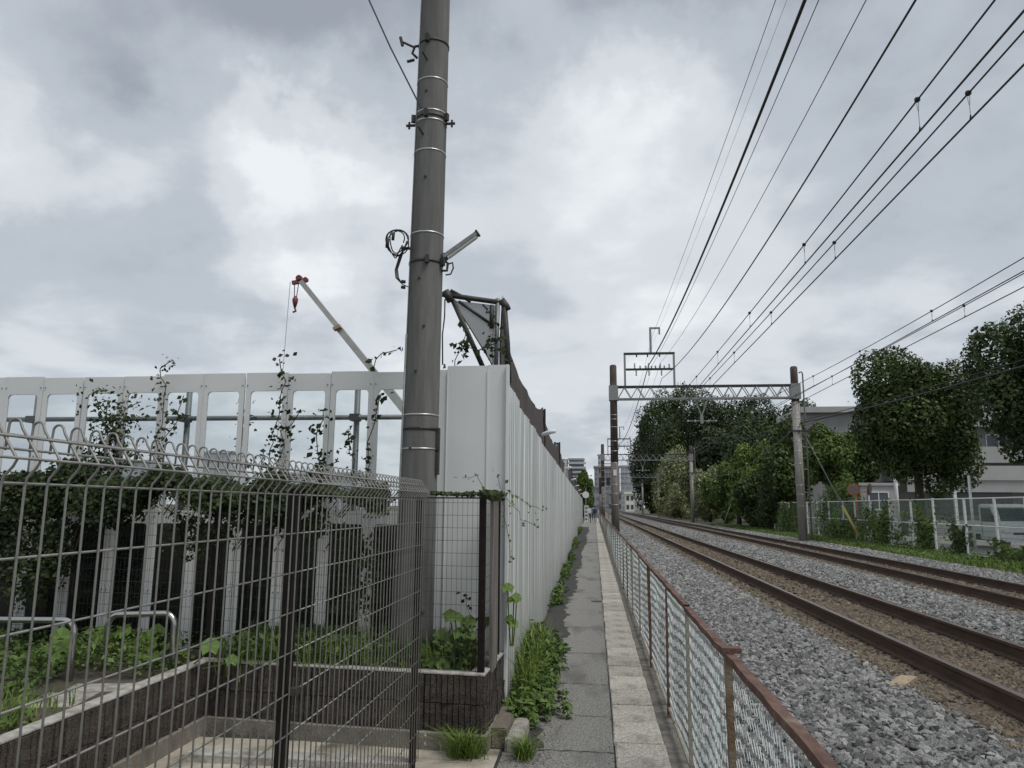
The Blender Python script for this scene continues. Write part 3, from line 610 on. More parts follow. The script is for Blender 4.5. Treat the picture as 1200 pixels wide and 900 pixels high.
pane0 = MB().box(-.17, .17, .012, .015, .34, 1.49).build('pane', 'clear_pane', fp[0])
pane1 = MB().box(-.17, .17, .012, .015, 1.52, 2.60).build('pane', 'clear_pane', fp[0])
c_ = [-1.64+-PW*i for i in range(14)]
for i, x in enumerate(c_):
    if i < 2: o = fp[i]
    else: o = inst(fp[(i//3) % 2])
    o.location = (x, (0 if (i//3) % 2 else .004), -.004*i*.4); o.rotation_euler = (0, rnd.uniform(-.003, .003), 0)
    if i: inst(pane0, parent=o); inst(pane1, parent=o)
sp0 = MB().box(-.167, .167, 0, .03, .25, 2.742).build('panel', 'hoarding_white', hf); sp0.location = (-1.03, 0, 0)
o = MB().box(-.089, .085, 0, .03, .0, 2.748).build('panel', 'hoarding_white', hf); o.location = (-.772, .003, 0)
o = inst(sp0, loc=(-1.29, .003, -.03)); o.scale = (.6, 1, 1)
for x in (-1.385, -1.195, -.862, -.69): o = MB().box(-.003, .003, -.008, .0, .3, 2.70).build('panel_seam', 'hoarding_white', hf); o.location = (x, 0, 0)
bt = MB()
for i, x in enumerate(c_):
    for dz in (2.60, 1.50, .9, 2.0):
        for s in (-1, 1): bt.tube([(x+s*.165, -.006, dz), (x+s*.165, .0, dz)], .006, 6)
o = bt.build('bolts', 'galvanised', hf); stuff(o)
# pipe scaffold behind the hoarding
sc = thing('pipe_scaffold', 'grey pipe scaffold behind the clear windows of the white hoarding', 'scaffold', (0, 6.25, 0))
MB().tube([(-7, 0, 2.36), (-1.05, 0, 2.36)], .0225, 8).build('rail', 'pipe_steel', sc, True); MB().tube([(-7, 0, 1.2), (-1.05, 0, 1.2)], .0225, 8).build('rail', 'pipe_steel', sc, True)
for x in (-5.15, -3.66, -2.08, -.95):
    MB().tube([(x, .05, 0), (x, .05, 2.66 if x != -5.15 else 2.62)], .026, 8).build('upright', 'pipe_steel', sc, True); MB().box(x-.04, x+.04, -.035, .06, 2.33, 2.39).build('coupler', 'dark_steel', sc)
o = MB().add([(-7.5, .0, .0), (-.75, .0, .0), (-.75, .02, 1.50), (-7.5, .02, 1.50)], [(0, 1, 2, 3)]).add([(-7.5, .016, .0), (-.75, .016, .0), (-.75, .036, 1.50), (-7.5, .036, 1.50)], [(3, 2, 1, 0)]).build('dark_backing', 'green_sheet'); o.location = (0, 6.12, 0); tag(o, 'dark green backing behind the lower hoarding windows', 'sheet')  # near-black backing that makes the lower windows dark

# ------------------------------------------------------------------ corrugated hoarding along the path
ch = thing('steel_sheet_hoarding', 'long pale ribbed steel hoarding running beside the path', 'hoarding', (0, 0, 0))
def wx(y): return -.662-.0086*y
def corr(seed):
    r = random.Random(seed); L = .5; pr = []; n = 4
    for k in range(n):
        u = k*L/n; pr += [(u, 0), (u+.056, 0), (u+.070, .026), (u+.111, .026)]
    pr.append((L+.004, 0)); b = r.uniform(-.004, .004)
    vs = []; zz = (0, .7, 1.4, 2.0, 2.6)
    for z in zz: vs += [(x+b*math.sin(z*2+seed), y, z) for y, x in pr]
    k = len(pr); fs = [(j*k+i, j*k+i+1, (j+1)*k+i+1, (j+1)*k+i) for j in range(len(zz)-1) for i in range(k-1)]
    # turned-over top edge
    o_ = len(vs); vs += [(x-.03, y, 2.6) for y, x in pr]; fs += [((len(zz)-1)*k+i, (len(zz)-1)*k+i+1, o_+i+1, o_+i) for i in range(k-1)]
    return MB().add(vs, fs)
cm = [corr(i).build('panel', 'hoarding_steel', ch) for i in range(5)]
zt = 2.59
for i in range(162):
    y = 5.95+i*.5
    if i == 2: zt = 2.53
    if i == 9: zt = 2.49
    if i % 12 == 0 and i > 20: zt = 2.50+rnd.uniform(-.03, .03)
    o = cm[i] if i < 5 else inst(cm[rnd.randrange(5)])
    o.location = (wx(y)+rnd.uniform(-.003, .003), y, 0); o.scale = (1, 1, zt/2.6); o.rotation_euler = (0, rnd.uniform(-.002, .002), R(.5)+rnd.uniform(-.022, .022))
MB().box(-.705, -.683, 5.89, 5.95, 0, 2.745).build('corner_post', 'hoarding_white', ch)
for i in range(13): MB().box(wx(6+i*6)-.09, wx(6+i*6)-.05, 6+i*6, 6.05+i*6, 0, 2.4).build('back_post', 'pipe_steel', ch)
lab = ['nearest white lamp clipped over the top of the ribbed hoarding', 'second white lamp along the top of the ribbed hoarding', 'third white lamp along the top of the ribbed hoarding', 'fourth white lamp along the top of the ribbed hoarding', 'fifth white lamp along the top of the ribbed hoarding', 'farthest white lamp on top of the ribbed hoarding']
L0 = None
for i, (y, z) in enumerate(((10.6, 2.60), (20.5, 2.6), (29, 2.6), (38, 2.6), (48, 2.6), (61, 2.6))):
    r_ = thing('hoarding_lamp', lab[i], 'lamp', (wx(y), y, z-.10), R(-8), 'lamps along the top of the ribbed hoarding')
    if L0 is None:
        a_ = MB().tube([(0, 0, 0), (0, 0, .09), (.04, 0, .12)], .012, 6).build('bracket', 'galvanised', r_)
        s2 = MB().tube([(-.01, 0, .10), (.03, 0, .125), (.10, 0, .15), (.20, 0, .168), (.215, 0, .17)], [.015, .028, .034, .030, .015], 8).build('lamp_head', 'lamp_white', r_, True); L0 = (a_, s2)
    else:
        for q in L0: inst(q, parent=r_)

# ------------------------------------------------------------------ brown net screen on frames behind the ribbed hoarding
ns = thing('net_screen', 'dark brown net screen sagging between tall frames above the hoarding', 'net', (0, 0, 0))
fy = [7.3, 14.4, 22, 30, 38.5, 47.5, 57, 67, 77]
def nx(y): return -.93-.0075*y+.06
for a, b in zip(fy, fy[1:]):
    mb = MB(); n = 14; rows = 6
    for j in range(rows+1):
        for i in range(n+1):
            t_ = i/n; y = a+(b-a)*t_; dep = (3.78 if a < 8 and t_ < .5 else 3.52); end = 3.48
            top = (3.78*(1-t_)**1+end*t_) if a < 8 else 3.5
            sag = .40*(4*t_*(1-t_))**.45 if a < 8 else .34*(4*t_*(1-t_))**.6
            if a < 8: top = 3.70-(3.70-3.18)*min(1, (t_/.22))**.45 if t_ < .6 else 3.18+(end-3.18)*((t_-.6)/.4)**2; top += .05; sag = 0
            z = 2.2+(top-sag-2.2)*j/rows; x = nx(y)+.012*math.sin(i*2.1+j*1.3)
            mb.v.append((x, y, z))
    for j in range(rows):
        for i in range(n): mb.f.append((j*(n+1)+i, j*(n+1)+i+1, (j+1)*(n+1)+i+1, (j+1)*(n+1)+i))
    k = len(mb.v); mb.v += [(x-.012, y, z) for x, y, z in mb.v]; mb.f += [tuple(i+k for i in f)[::-1] for f in mb.f]
    mb.build('net', 'brown_net', ns, True)
for i, y in enumerate(fy):
    x = nx(y)
    if i:
        mb = MB()
        for dx in (0.02, -.13): mb.cyl((x+dx, y+.05, 0), (x+dx, y+.05, 3.50), .022, n=8)
        mb.cyl((x+.03, y+.05, 3.46), (x-.16, y+.05, 3.48), .02, n=8); mb.cyl((x+.03, y+.05, 2.9), (x-.15, y+.05, 3.1), .016, n=8); mb.build('frame', 'dark_steel', ns)
        m2 = MB(); m2.add([(x-.13, y+.04, 2.3), (x+.02, y+.04, 2.3), (x+.02, y+.04, 3.46), (x-.13, y+.04, 3.46), (x-.13, y+.05, 2.3), (x+.02, y+.05, 2.3), (x+.02, y+.05, 3.46), (x-.13, y+.05, 3.46)], [(0, 1, 2, 3), (7, 6, 5, 4)]).build('net', 'grey_netting', ns)
# corner frame with braces and a torn grey net
cf = thing('pipe_scaffold', 'dark braced pipe frame with torn grey netting above the hoarding corner', 'scaffold', (0, 7.0, 0))
def fpnt(px, py): # local plane of the frame, metres per photograph unit measured from its top left joint
    return (-1.475+(px-520)*.00808, (px-520)*.0035, 3.67-(py-345)*.00808)
def pipe(pts, r, nm='pipe', m='dark_steel'): MB().tube([fpnt(*p) for p in pts], r, 8).build(nm, m, cf, True)
pipe([(519, 344), (594, 348)], .026); pipe([(531, 350), (571, 440)], .026); pipe([(538, 351), (577, 377)], .016); pipe([(577, 352), (577, 382)], .022, 'bracket')
pipe([(584, 343), (583, 445)], .024, 'upright', 'pipe_steel'); pipe([(592, 352), (596, 400), (598, 450)], .03, 'upright'); pipe([(528, 338), (545, 346), (552, 350)], .018)
pipe([(588, 344), (594, 352), (596, 357)], .04, 'coupler'); pipe([(522, 339), (529, 352)], .04, 'coupler')
pipe([(522, 350), (522, 372), (520, 395), (521, 432)], .007, 'rope', 'cable_black')
a, b, c, d, e_ = [Vector(fpnt(*p)) for p in ((530, 350), (583, 352), (583, 440), (575, 422), (553, 385))]
m_ = MB().add([a, b, c, d, e_], [(0, 1, 2, 3, 4)]).add([v+Vector((0, .006, 0)) for v in (a, b, c, d, e_)], [(4, 3, 2, 1, 0)]).build('netting', 'grey_netting', cf)
pipe([(532, 352), (553, 386), (576, 424), (583, 442)], .006, 'net_edge', 'cable_black')
pipe([(566, 352), (572, 358), (570, 362), (580, 360)], .010, 'clip')
MB().tube([fpnt(592, 352), fpnt(594, 352)], .03, 8).build('upright_cap', 'dark_steel', cf)

# ------------------------------------------------------------------ big concrete utility pole
up_ = thing('utility_pole', 'tall grey concrete utility pole rising from the planter', 'utility pole', (-1.34, 5.50, 0))
PT = Vector((-1.283+1.34, 0, 5.8)); PB = Vector((0.012, 0, .4))   # leans very slightly
def pc(z): t_ = (z-.4)/5.4; return PB+(PT-PB)*t_
def pr_(z): return .147-(z-.4)*.0048
mb = MB(); zs = [.3+i*.5 for i in range(18)]; mb.tube([pc(z) for z in zs], [pr_(z) for z in zs], 32); mb.build('shaft', 'pole_concrete', up_, True)
def band(z, m='steel_band', h_=.012, ex=.0035, tilt=0): 
    c = pc(z); o = MB().tube([(c.x-tilt*.1, c.y, z-h_/2), (c.x+tilt*.1, c.y, z+h_/2)], pr_(z)+ex, 32).build('band', m, up_, True); return o
for z in (5.02, 4.74, 4.66, 4.40, 3.71, 2.275, 2.02): band(z, 'steel_band', .010)
for z in (5.36, 4.70, 3.48, 2.17): band(z, 'dark_steel', .022, .005)
for (z, a) in ((5.36, -100), (4.70, -95), (4.70, -20), (4.70, 200), (3.48, -75), (3.48, -20)):
    c = pc(z); d = Vector((math.cos(R(a)), math.sin(R(a)), 0)); q = c+d*(pr_(z)+.01); MB().bar(q-Vector((0, 0, .03)), q+Vector((0, 0, .03)), .03, .05, d).build('clamp', 'dark_steel', up_)
for s in (-1, 1): c = pc(4.66); MB().tube([(c.x+s*(pr_(4.66)), c.y-.02, 4.66), (c.x+s*(pr_(4.66)+.075), c.y-.02, 4.66)], .011, 8).tube([(c.x+s*(pr_(4.66)+.05), c.y-.02, 4.63), (c.x+s*(pr_(4.66)+.05), c.y-.02, 4.69)], .009, 6).build('bolt', 'dark_steel', up_)
# small bracket with two insulator arms, left side near the top
c = pc(5.33); x0 = c.x-pr_(5.33)
MB().tube([(x0, -.02, 5.37), (x0-.03, -.03, 5.36), (x0-.05, -.03, 5.30), (x0-.01, -.02, 5.26)], .011, 6).tube([(x0-.03, -.03, 5.35), (x0-.14, -.05, 5.40)], .010, 6).tube([(x0-.13, -.05, 5.36), (x0-.15, -.05, 5.44)], .013, 6).tube([(x0-.03, -.03, 5.24), (x0-.09, -.04, 5.22)], .012, 6).build('bracket', 'dark_steel', up_)
for (z, dx) in ((5.17, -.02), (4.90, -.02), (4.52, -.03), (3.33, -.02), (2.60, -.02), (4.16, 0.0), (2.17, .02), (2.95, .03), (2.02, -.04)):
    c = pc(z); yv = -math.sqrt(pr_(z)**2-dx*dx); 
    if z in (5.17, 4.52): MB().tube([(c.x+dx, yv+.01, z), (c.x+dx-.03, yv-.06, z+.04)], .009, 6).build('step_bolt', 'dark_steel', up_)
    else: MB().tube([(c.x+dx, yv+.01, z), (c.x+dx, yv-.008, z)], .010, 8).build('bolt_hole', 'rubber', up_)
c0, c1 = pc(.45), pc(2.9); MB().tube([(c0.x-pr_(.45)*.86, -pr_(.45)*.62, .40), (c1.x-pr_(2.9)*.84, -pr_(2.9)*.62, 2.9)], .009, 8).build('conduit', 'galvanised', up_, True)
c0, c1 = pc(2.9), pc(5.9); MB().tube([(c0.x-pr_(2.9)*.84, -pr_(2.9)*.62, 2.9), (c1.x-pr_(5.9)*.84, -pr_(5.9)*.62, 5.9)], .004, 6).build('earth_wire', 'galvanised', up_)
for z in (2.1, 1.93): c = pc(z); MB().box(c.x+pr_(z)-.008, c.x+pr_(z)+.018, -.05, .0, z-.10, z+.08).build('side_plate', 'dark_steel', up_)
# coil of spare cable
ck = thing('cable_coil', 'black spare cable coiled and tied to the left side of the pole', 'cable', (-1.455, 5.38, 3.5))
def loop(cx, cz, rx, rz, ph, tw, n=22): return [(cx+rx*math.cos(a+ph)+tw*math.sin(2*a), .02*math.sin(a*2+ph), cz+rz*math.sin(a+ph)) for a in np.linspace(0, 2*math.pi*.97, n)]
for i, (r1, r2, ph, tw, dx, dz) in enumerate(((.082, .108, .3, .012, .012, 0), (.074, .094, .9, -.014, .018, .014), (.060, .112, .1, .016, .0, -.012), (.086, .100, 1.5, .01, .02, .006))):
    MB().tube(loop(-.065+dx, .125+dz, r1, r2, ph, tw), .0048, 6).build('cable_loop', 'cable_black', ck, True)
for i in range(3): MB().tube([(0.0, 0, .07), (-.012-.01*i, 0, .02), (-.045-.012*i, .01*i, -.09), (-.035-.01*i, 0, -.16), (.0, 0, -.215), (.045, 0, -.235)], .0045, 6).build('cable_loop', 'cable_black', ck, True)
MB().tube([(-.128, -.02, .08), (-.126, -.02, .15)], .014, 8).tube([(-.085, -.02, .14), (-.08, -.02, .20)], .012, 8).tube([(-.01, 0, -.19), (.02, 0, -.195)], .013, 8).tube([(-.01, 0, -.235), (.02, 0, -.24)], .013, 8).build('splice', 'rubber', ck, True)
MB().tube([(-.0, 0, .075), (.05, .01, .08)], .012, 8).tube([(-.005, 0, .06), (-.005, 0, .09)], .016, 8).build('tie', 'rubber', ck, True)
# street lamp on the pole
sl_ = thing('street_lamp', 'slim grey street lamp head fixed to the right of the concrete pole', 'lamp', (-1.16, 5.48, 3.42))
MB().tube([(-.03, 0, .0), (.03, 0, .0), (.035, 0, .06), (.01, 0, .08)], .011, 6).tube([(.03, 0, .05), (.075, -.01, .06), (.08, 0, .02), (.06, 0, -.03), (.02, 0, -.035)], .007, 6).build('arm', 'dark_steel', sl_)
a = Vector((.005, 0, .11)); b = Vector((.265, -.02, .285))
MB().bar(a, b, .055, .030).build('housing', 'galvanised', sl_); MB().bar(a+Vector((.03, 0, -.005)), b+Vector((.0, 0, -.022)), .042, .018).build('diffuser', 'lamp_white', sl_); MB().bar(a-Vector((.02, 0, .012)), a+Vector((.02, 0, .010)), .05, .05).build('end_cap', 'dark_steel', sl_); MB().bar(b, b+(b-a).normalized()*.018, .06, .04).build('end_cap', 'dark_steel', sl_)
# guy / service wire to the upper left
gwz = MB().tube([(-1.345, 5.36, 4.74), (-1.62, 5.37, 5.30), (-1.90, 5.38, 5.93), (-3.4, 5.40, 9.6)], .0065, 6).build('service_wire', 'cable_black'); tag(gwz, 'black wire running from the pole clamp to the upper left', 'wire')
# crane beyond the hoarding
cr_ = thing('mobile_crane', 'distant mobile crane with a pale telescopic boom and red hook block', 'crane', (-9.6, 60, 0))
bdir = Vector((-25.333+9.6, 0, 20.9-2.3)).normalized(); base = Vector((0, 0, 2.3)); Lb = Vector((-25.333+9.6, 0, 20.9-2.3)).length
for i, (f0, f1, wd) in enumerate(((0, .52, .68), (.50, .78, .54), (.76, 1.0, .42))):
    MB().bar(base+bdir*Lb*f0, base+bdir*Lb*f1, wd, wd*.95, (0, 1, 0)).build('boom_section', 'crane_boom', cr_)
MB().bar(base+bdir*Lb*.765+Vector((.0, -.5, -.1)), base+bdir*Lb*.772+Vector((0, -.5, 0)), .64, .55, (0, 1, 0)).build('collar', 'fallen_plank', cr_)
tip = base+bdir*Lb; MB().disc(tip+Vector((-.2, 0, .3)), (0, 1, 0), .28, .3).disc(tip+Vector((.4, 0, .15)), (0, 1, 0), .22, .3).bar(tip+Vector((-.8, 0, -.1)), tip+Vector((.2, 0, .05)), .3, .32).build('boom_head', 'crane_red', cr_)
hk = tip+Vector((-.45, 0, -1.9)); MB().tube([hk+Vector((0, 0, .6)), hk+Vector((0, 0, .3)), hk, hk-Vector((0, 0, .5))], [.10, .26, .22, .08], 8).tube([hk-Vector((0, 0, .45)), hk-Vector((-.1, 0, .75)), hk-Vector((.15, 0, .85))], .09, 6).build('hook_block', 'crane_red', cr_, True)
MB().cyl(tip+Vector((-.6, 0, .1)), hk+Vector((-.1, 0, .5)), .04, n=4).cyl(tip+Vector((-.2, 0, .1)), hk+Vector((.1, 0, .5)), .04, n=4).build('hoist_rope', 'dark_steel', cr_)
MB().cyl(tip+Vector((-1.0, 0, 0)), tip+Vector((-1.35, 0, -14)), .03, n=4).build('tag_line', 'insulator', cr_)
MB().bar(base+bdir*2+Vector((0, .6, 0)), base+bdir*(Lb*.5)+Vector((0, .6, -.2)), .12, .12).build('boom_hose', 'dark_steel', cr_)
MB().box(-2.4, 2.0, -1.2, 1.2, 1.2, 2.6).build('turntable', 'crane_boom', cr_); MB().box(-1.0, 1.2, -1.9, -1.2, 1.3, 3.0).build('cab', 'crane_red', cr_); MB().box(-5, 5, -1.25, 1.25, .6, 1.2).build('carrier', 'crane_boom', cr_)
for x in (-4, -2.6, 2.4, 3.8):
    for s in (-1, 1): MB().disc((x, s*1.1, .55), (0, 1, 0), .55, .35).build('wheel', 'rubber', cr_)

# ------------------------------------------------------------------ stainless hoop rails in the bed
for (x, y, ln, lab) in ((-3.37, 5.0, .0, 'right steel hoop rail among the large leaves'), (-4.35, 4.62, .0, 'left steel hoop rail cut by the picture edge')):
    hr = thing('hoop_rail', lab, 'rail', (x, y, .42), 0, 'steel hoop rails'); A_ = Vector((0, 0, 0)); B2 = Vector((.43, .1, 0)) if 'right' in lab else Vector((.95, .08, 0)); H_ = .42; pts = []
    pts.append(A_)
    for k in range(7): a = R(180-90*k/6); pts.append(A_+Vector((.08+.08*math.cos(a), 0, H_-.08+.08*math.sin(a))))
    for k in range(7): a = R(90-90*k/6); pts.append(B2+Vector((-.08+.08*math.cos(a), 0, H_-.08+.08*math.sin(a))))
    pts.append(B2); MB().tube(pts, .021, 12).build('tube', 'mirror_steel', hr, True)
    for q in (A_, B2): MB().disc(q+Vector((0, 0, .01)), (0, 0, 1), .035, .01, 12).build('base_flange', 'galvanised', hr)

# ------------------------------------------------------------------ chain-link fence between path and railway
cf2 = thing('chain_link_fence', 'low rusty chain link fence between the path and the ballast', 'fence', (.56, 0, 0))
def chain_panel(L, H, seed, p=.050, r=.0020):
    mb = MB(); rr = random.Random(seed); n = int(L/p); m_ = int(H/.036);  b1, b2, ph = rr.uniform(.012, .03), rr.uniform(.001, .003), rr.uniform(0, 6)
    def bul(u, v): return b1*math.sin(math.pi*u)*math.sin(math.pi*v)*math.sin(2.2*u*3+ph)+b2*math.sin(v*7+u*9+ph)*math.sin(math.pi*v)
    for i in range(n):
        pts = []; oz = rr.uniform(-.012, .012); oy = rr.uniform(-.006, .006)
        for j in range(m_+1):
            y = (i+(j % 2))*L/n; z = .04+j*H/m_; u, v = y/L, j/m_
            pts.append((bul(u, v)+(.002 if j % 2 else -.002), y+oy+rr.uniform(-.004, .004), z+oz*math.sin(math.pi*j/m_)+rr.uniform(-.003, .003)))
        mb.tube(pts, r, 3, False)
    return mb
py_ = [.2, 1.65, 3.35, 4.81, 6.20]+[6.2+1.83*k for k in range(1, 44)]
cp = [chain_panel(1.8, .93, i) for i in range(3)]; cms = []
pm = ['rust_brown', 'old_zinc', 'rust', 'rust_brown', 'old_zinc']
post0 = [MB().box(-.015, .015, -.015, .015, -.1, 1.004).build('post', m_, cf2) for m_ in ('rust_brown', 'old_zinc', 'rust')]
rail0 = None; bot0 = None; pu = [0, 0, 0]
order = {2: 0, 3: 1, 4: 2}
for i, y in enumerate(py_):
    k = order.get(i, rnd.choice((0, 1, 1, 2)))
    o = post0[k] if not pu[k] else inst(post0[k]); pu[k] = 1; o.location = (0, y, 0); o.rotation_euler = (rnd.uniform(-.012, .012), rnd.uniform(-.012, .012), 0)
    if i == len(py_)-1: break
    L = py_[i+1]-y; dz = rnd.uniform(-.012, .012)
    if rail0 is None:
        rb = MB(); n = 10
        for q in range(n+1):
            yy = q/n; s = .004*math.sin(q*2.3); rb.v += [(-.021, yy, 1.020+s), (.016, yy, 1.020+s), (.016, yy, 1.014+s), (-.017, yy, 1.014+s), (-.017, yy, .990+s), (-.021, yy, .990+s)]
        for q in range(n):
            for j in range(6): rb.f.append((q*6+j, q*6+(j+1) % 6, (q+1)*6+(j+1) % 6, (q+1)*6+j))
        rail0 = rb.build('top_rail', 'rust', cf2); bot0 = MB().tube([(0, 0, .05), (0, 1, .05)], .011, 6).build('bottom_rail', 'old_zinc', cf2); o, o2 = rail0, bot0
    else: o, o2 = inst(rail0), inst(bot0)
    z0 = 1.0+{2: -.022, 3: .005, 4: .02, 1: .0}.get(i, 0); z1 = {2: .005, 3: .02}.get(i, 0)
    o.location = (0, y-.01, dz+(-.02 if i < 3 else 0)); o.scale = (1, L+.02, 1); o.rotation_euler = (rnd.uniform(-.006, .006), 0, 0); o2.location = (0, y, rnd.uniform(-.01, .01)); o2.scale = (1, L, 1)
    if i >= 1:
        if len(cms) < 3: o = cp[len(cms)].build('chain_link_mesh', 'teal_wire', cf2); cms.append(o); stuff(o)
        else: o = inst(cms[rnd.randrange(3)])
        o.location = (.006, y, 0); o.scale = (1, L/1.8, 1)
MB().box(-.035, .045, -.03, .03, 1.012, 1.034).build('rail_joint', 'rust', cf2).location = (0, 3.35, -.015)

# ------------------------------------------------------------------ gantries over the railway
def gantry(label, Y, zoff=0, detail=True, xl=.92, xr=9.0):
    g_ = thing('catenary_gantry', label, 'gantry', (0, Y, 0), 0, 'gantries over the railway')
    HL, HR_, ZB, ZT = 8.10+zoff, 7.92+zoff, 6.45+zoff, 7.10+zoff
    for x, H, nm in ((xl, HL, 0), (xr, HR_, 1)):
        lo, hi = (.0, 6.3) if nm else (.0, 3.6)
        MB().tube([(x, 0, lo), (x, 0, hi)], [.182, .172], 20).build('mast', 'mast_grey' if nm else 'mast_mixed', g_, True)
        MB().tube([(x, 0, hi), (x, 0, H-.06), (x, 0, H)], [.172, .158, .12], 20).build('mast_top', 'mast_grey' if nm and 0 else 'mast_brown', g_, True)
        MB().box(x-.21, x+.21, -.20, .20, ZB-.02, ZT+.02).build('collar', 'galvanised', g_)
        if detail:
            for z in [5.75, 5.55, 5.2, 4.55, 4.1, 3.55, 2.6, 2.2, 1.7]: MB().tube([(x, 0, z), (x, 0, z+.02)], .180, 16).build('band', 'steel_band', g_, True)
    for s in (-.18, .18):
        for z in (ZB+.04, ZT-.04): MB().box(xl+.21, xr-.21, s-.035, s+.035, z-.032, z+.032).build('chord', 'dark_steel' if z > ZB+.3 else 'galvanised', g_)
    n = 13; st = (xr-xl-.42)/n
    b0 = MB().bar((0, 0, ZB+.08), (st*.48, 0, ZT-.08), .03, .045, (0, 1, 0)).build('brace', 'galvanised', g_); b1 = MB().bar((st*.52, 0, ZT-.08), (st, 0, ZB+.08), .03, .045, (0, 1, 0)).build('brace', 'galvanised', g_)
    first = True
    for i in range(n):
        for s in (-.18, .18):
            for b in (b0, b1):
                o = b if first else inst(b); o.location = (xl+.21+i*st, s, 0)
            first = False
    # upright frame with cross bar and insulators above the left part of the beam
    F = (xl+.54, xl+2.78); zt_, zm = ZT+1.52, ZT+.78
    for x in F: MB().box(x-.045, x+.045, -.05, .05, ZT, zt_-.05).build('frame_post', 'galvanised', g_)
    MB().box(F[0]-.045, F[1]+.045, -.05, .05, zt_-.05, zt_+.05).build('frame_top', 'dark_steel', g_); MB().box(F[0]+.045, F[1]-.045, -.05, .05, zm-.045, zm+.045).build('frame_bar', 'dark_steel', g_)
    x = xl+1.74; MB().box(x-.05, x+.05, -.05, .05, zt_+.05, zt_+1.24).box(x+.05, x+.45, -.04, .04, zt_+1.16, zt_+1.24).box(x+.38, x+.45, -.04, .04, zt_+.9, zt_+1.16).build('earth_arm', 'galvanised', g_)
    def ins(x, z0, z1, r=.05):
        k = 4; pts = []; rs = []
        for j in range(k): z = z0+(z1-z0)*j/k; pts += [(x, 0, z), (x, 0, z+(z1-z0)/k*.5), (x, 0, z+(z1-z0)/k*.55)]; rs += [r*.5, r, r*.45]
        pts.append((x, 0, z1)); rs.append(r*.4); MB().tube(pts, rs, 8).build('insulator', 'insulator' if detail else 'galvanised', g_, True)
    if detail:
        for q, h_ in ((.45, .26), (.70, .13), (.96, .13), (1.09, .25), (1.22, .12), (1.40, .13), (1.60, .13), (1.62+.0, .24), (1.80, .13), (2.02, .2)): ins(F[0]+q, zm+.045, zm+.045+h_)
        for q in (.5, 1.08, 1.65): ins(F[0]+q+.02, zm-.30, zm-.05)
        for q in (.55, 1.05, 1.6): MB().box(F[0]+q-.03, F[0]+q+.03, -.03, .03, zt_-.16, zt_-.05).build('hook', 'dark_steel', g_)
        # V hanger between the tracks with side insulators
    for xc, lng in ((xl+3.95, 1), (xl+6.3, 0)):
        if lng:
            MB().bar((xc-.28, 0, ZB), (xc, 0, ZB-.75), .05, .05, (0, 1, 0)).bar((xc+.28, 0, ZB), (xc, 0, ZB-.75), .05, .05, (0, 1, 0)).box(xc-.06, xc+.06, -.05, .05, ZB-1.1, ZB-.70).build('hanger', 'galvanised', g_)
            MB().tube([(xc-.62, 0, ZB-.98), (xc+.62, 0, ZB-.98)], .02, 6).build('cross_arm', 'galvanised', g_)
            for s in (-.62, -.3, .3, .62): MB().tube([(xc+s-.04, 0, ZB-.98), (xc+s, 0, ZB-.98), (xc+s+.04, 0, ZB-.98)], [.03, .07, .03], 8).build('insulator', 'insulator', g_)
        else:
            MB().box(xc-.02, xc+.02, -.02, .02, ZB-.2, ZB).box(xc-.42, xc+.02, -.02, .02, ZB-.24, ZB-.20).box(xc-.15, xc-.11, -.02, .02, ZB-1.0, ZB-.24).build('hanger', 'dark_steel', g_); MB().tube([(xc-.13, 0, ZB-.55), (xc-.13, 0, ZB-.62), (xc-.13, 0, ZB-.7)], [.04, .08, .04], 8).build('insulator', 'insulator', g_)
    # registration arms reaching the contact wires
    for xc in (3.7, 7.5):
        MB().tube([(xl+3.95+(-.62 if xc < 5 else .62), 0, ZB-.98), (xc+(.25 if xc < 5 else -.3), 0, 5.45+zoff), (xc, 0, 5.60+zoff)], .009, 5).build('registration_arm', 'dark_steel', g_)
    if detail:
        mb = MB().tube([(xr+.20, -.05, HR_-.30), (xr+.32, -.05, HR_-.25), (xr+.36, -.05, HR_-.35), (xr+.36, -.05, .25)], .035, 8).build('cable_riser', 'galvanised', g_, True)
        for z in (1.4, 2.3, 3.3, 4.3, 5.0): MB().box(xr+.1, xr+.36, -.07, -.03, z-.02, z+.02).build('riser_clamp', 'galvanised', g_)
        MB().box(xr-.35, xr+.55, -.22, -.16, 4.95, 5.02).build('cable_arm', 'dark_steel', g_)
    return g_
gantry('nearest railway gantry with a lattice beam between two dark topped masts', 34.0)
gantry('second railway gantry seen under the beam of the nearest one', 75.0, -.25, True, .85, 9.55)
gantry('third railway gantry small in the distance', 118.0, -.3, False, .9, 9.9)
gantry('farthest railway gantry at the end of the line', 165.0, -.3, False, 1.2, 10.4)
st_ = MB().box(-.07, .07, -.012, .0, 3.02, 3.28).build('number_plate', 'white_paint', bpy.data.objects['catenary_gantry']); st_.location = (.93, -.185, -.02); st_['label'] = 'small blank white plate on the left mast'
sg = thing('signal_post', 'thin grey relay post beside the left mast', 'post', (1.75, 95, 0)); MB().tube([(0, 0, 0), (0, 0, 6.2)], .07, 8).build('mast', 'galvanised', sg); MB().box(-.3, .3, -.2, .2, 2.2, 3.0).build('box', 'galvanised', sg); MB().box(-.25, .25, -.2, .2, 4.3, 5.3).build('signal_head', 'dark_steel', sg)
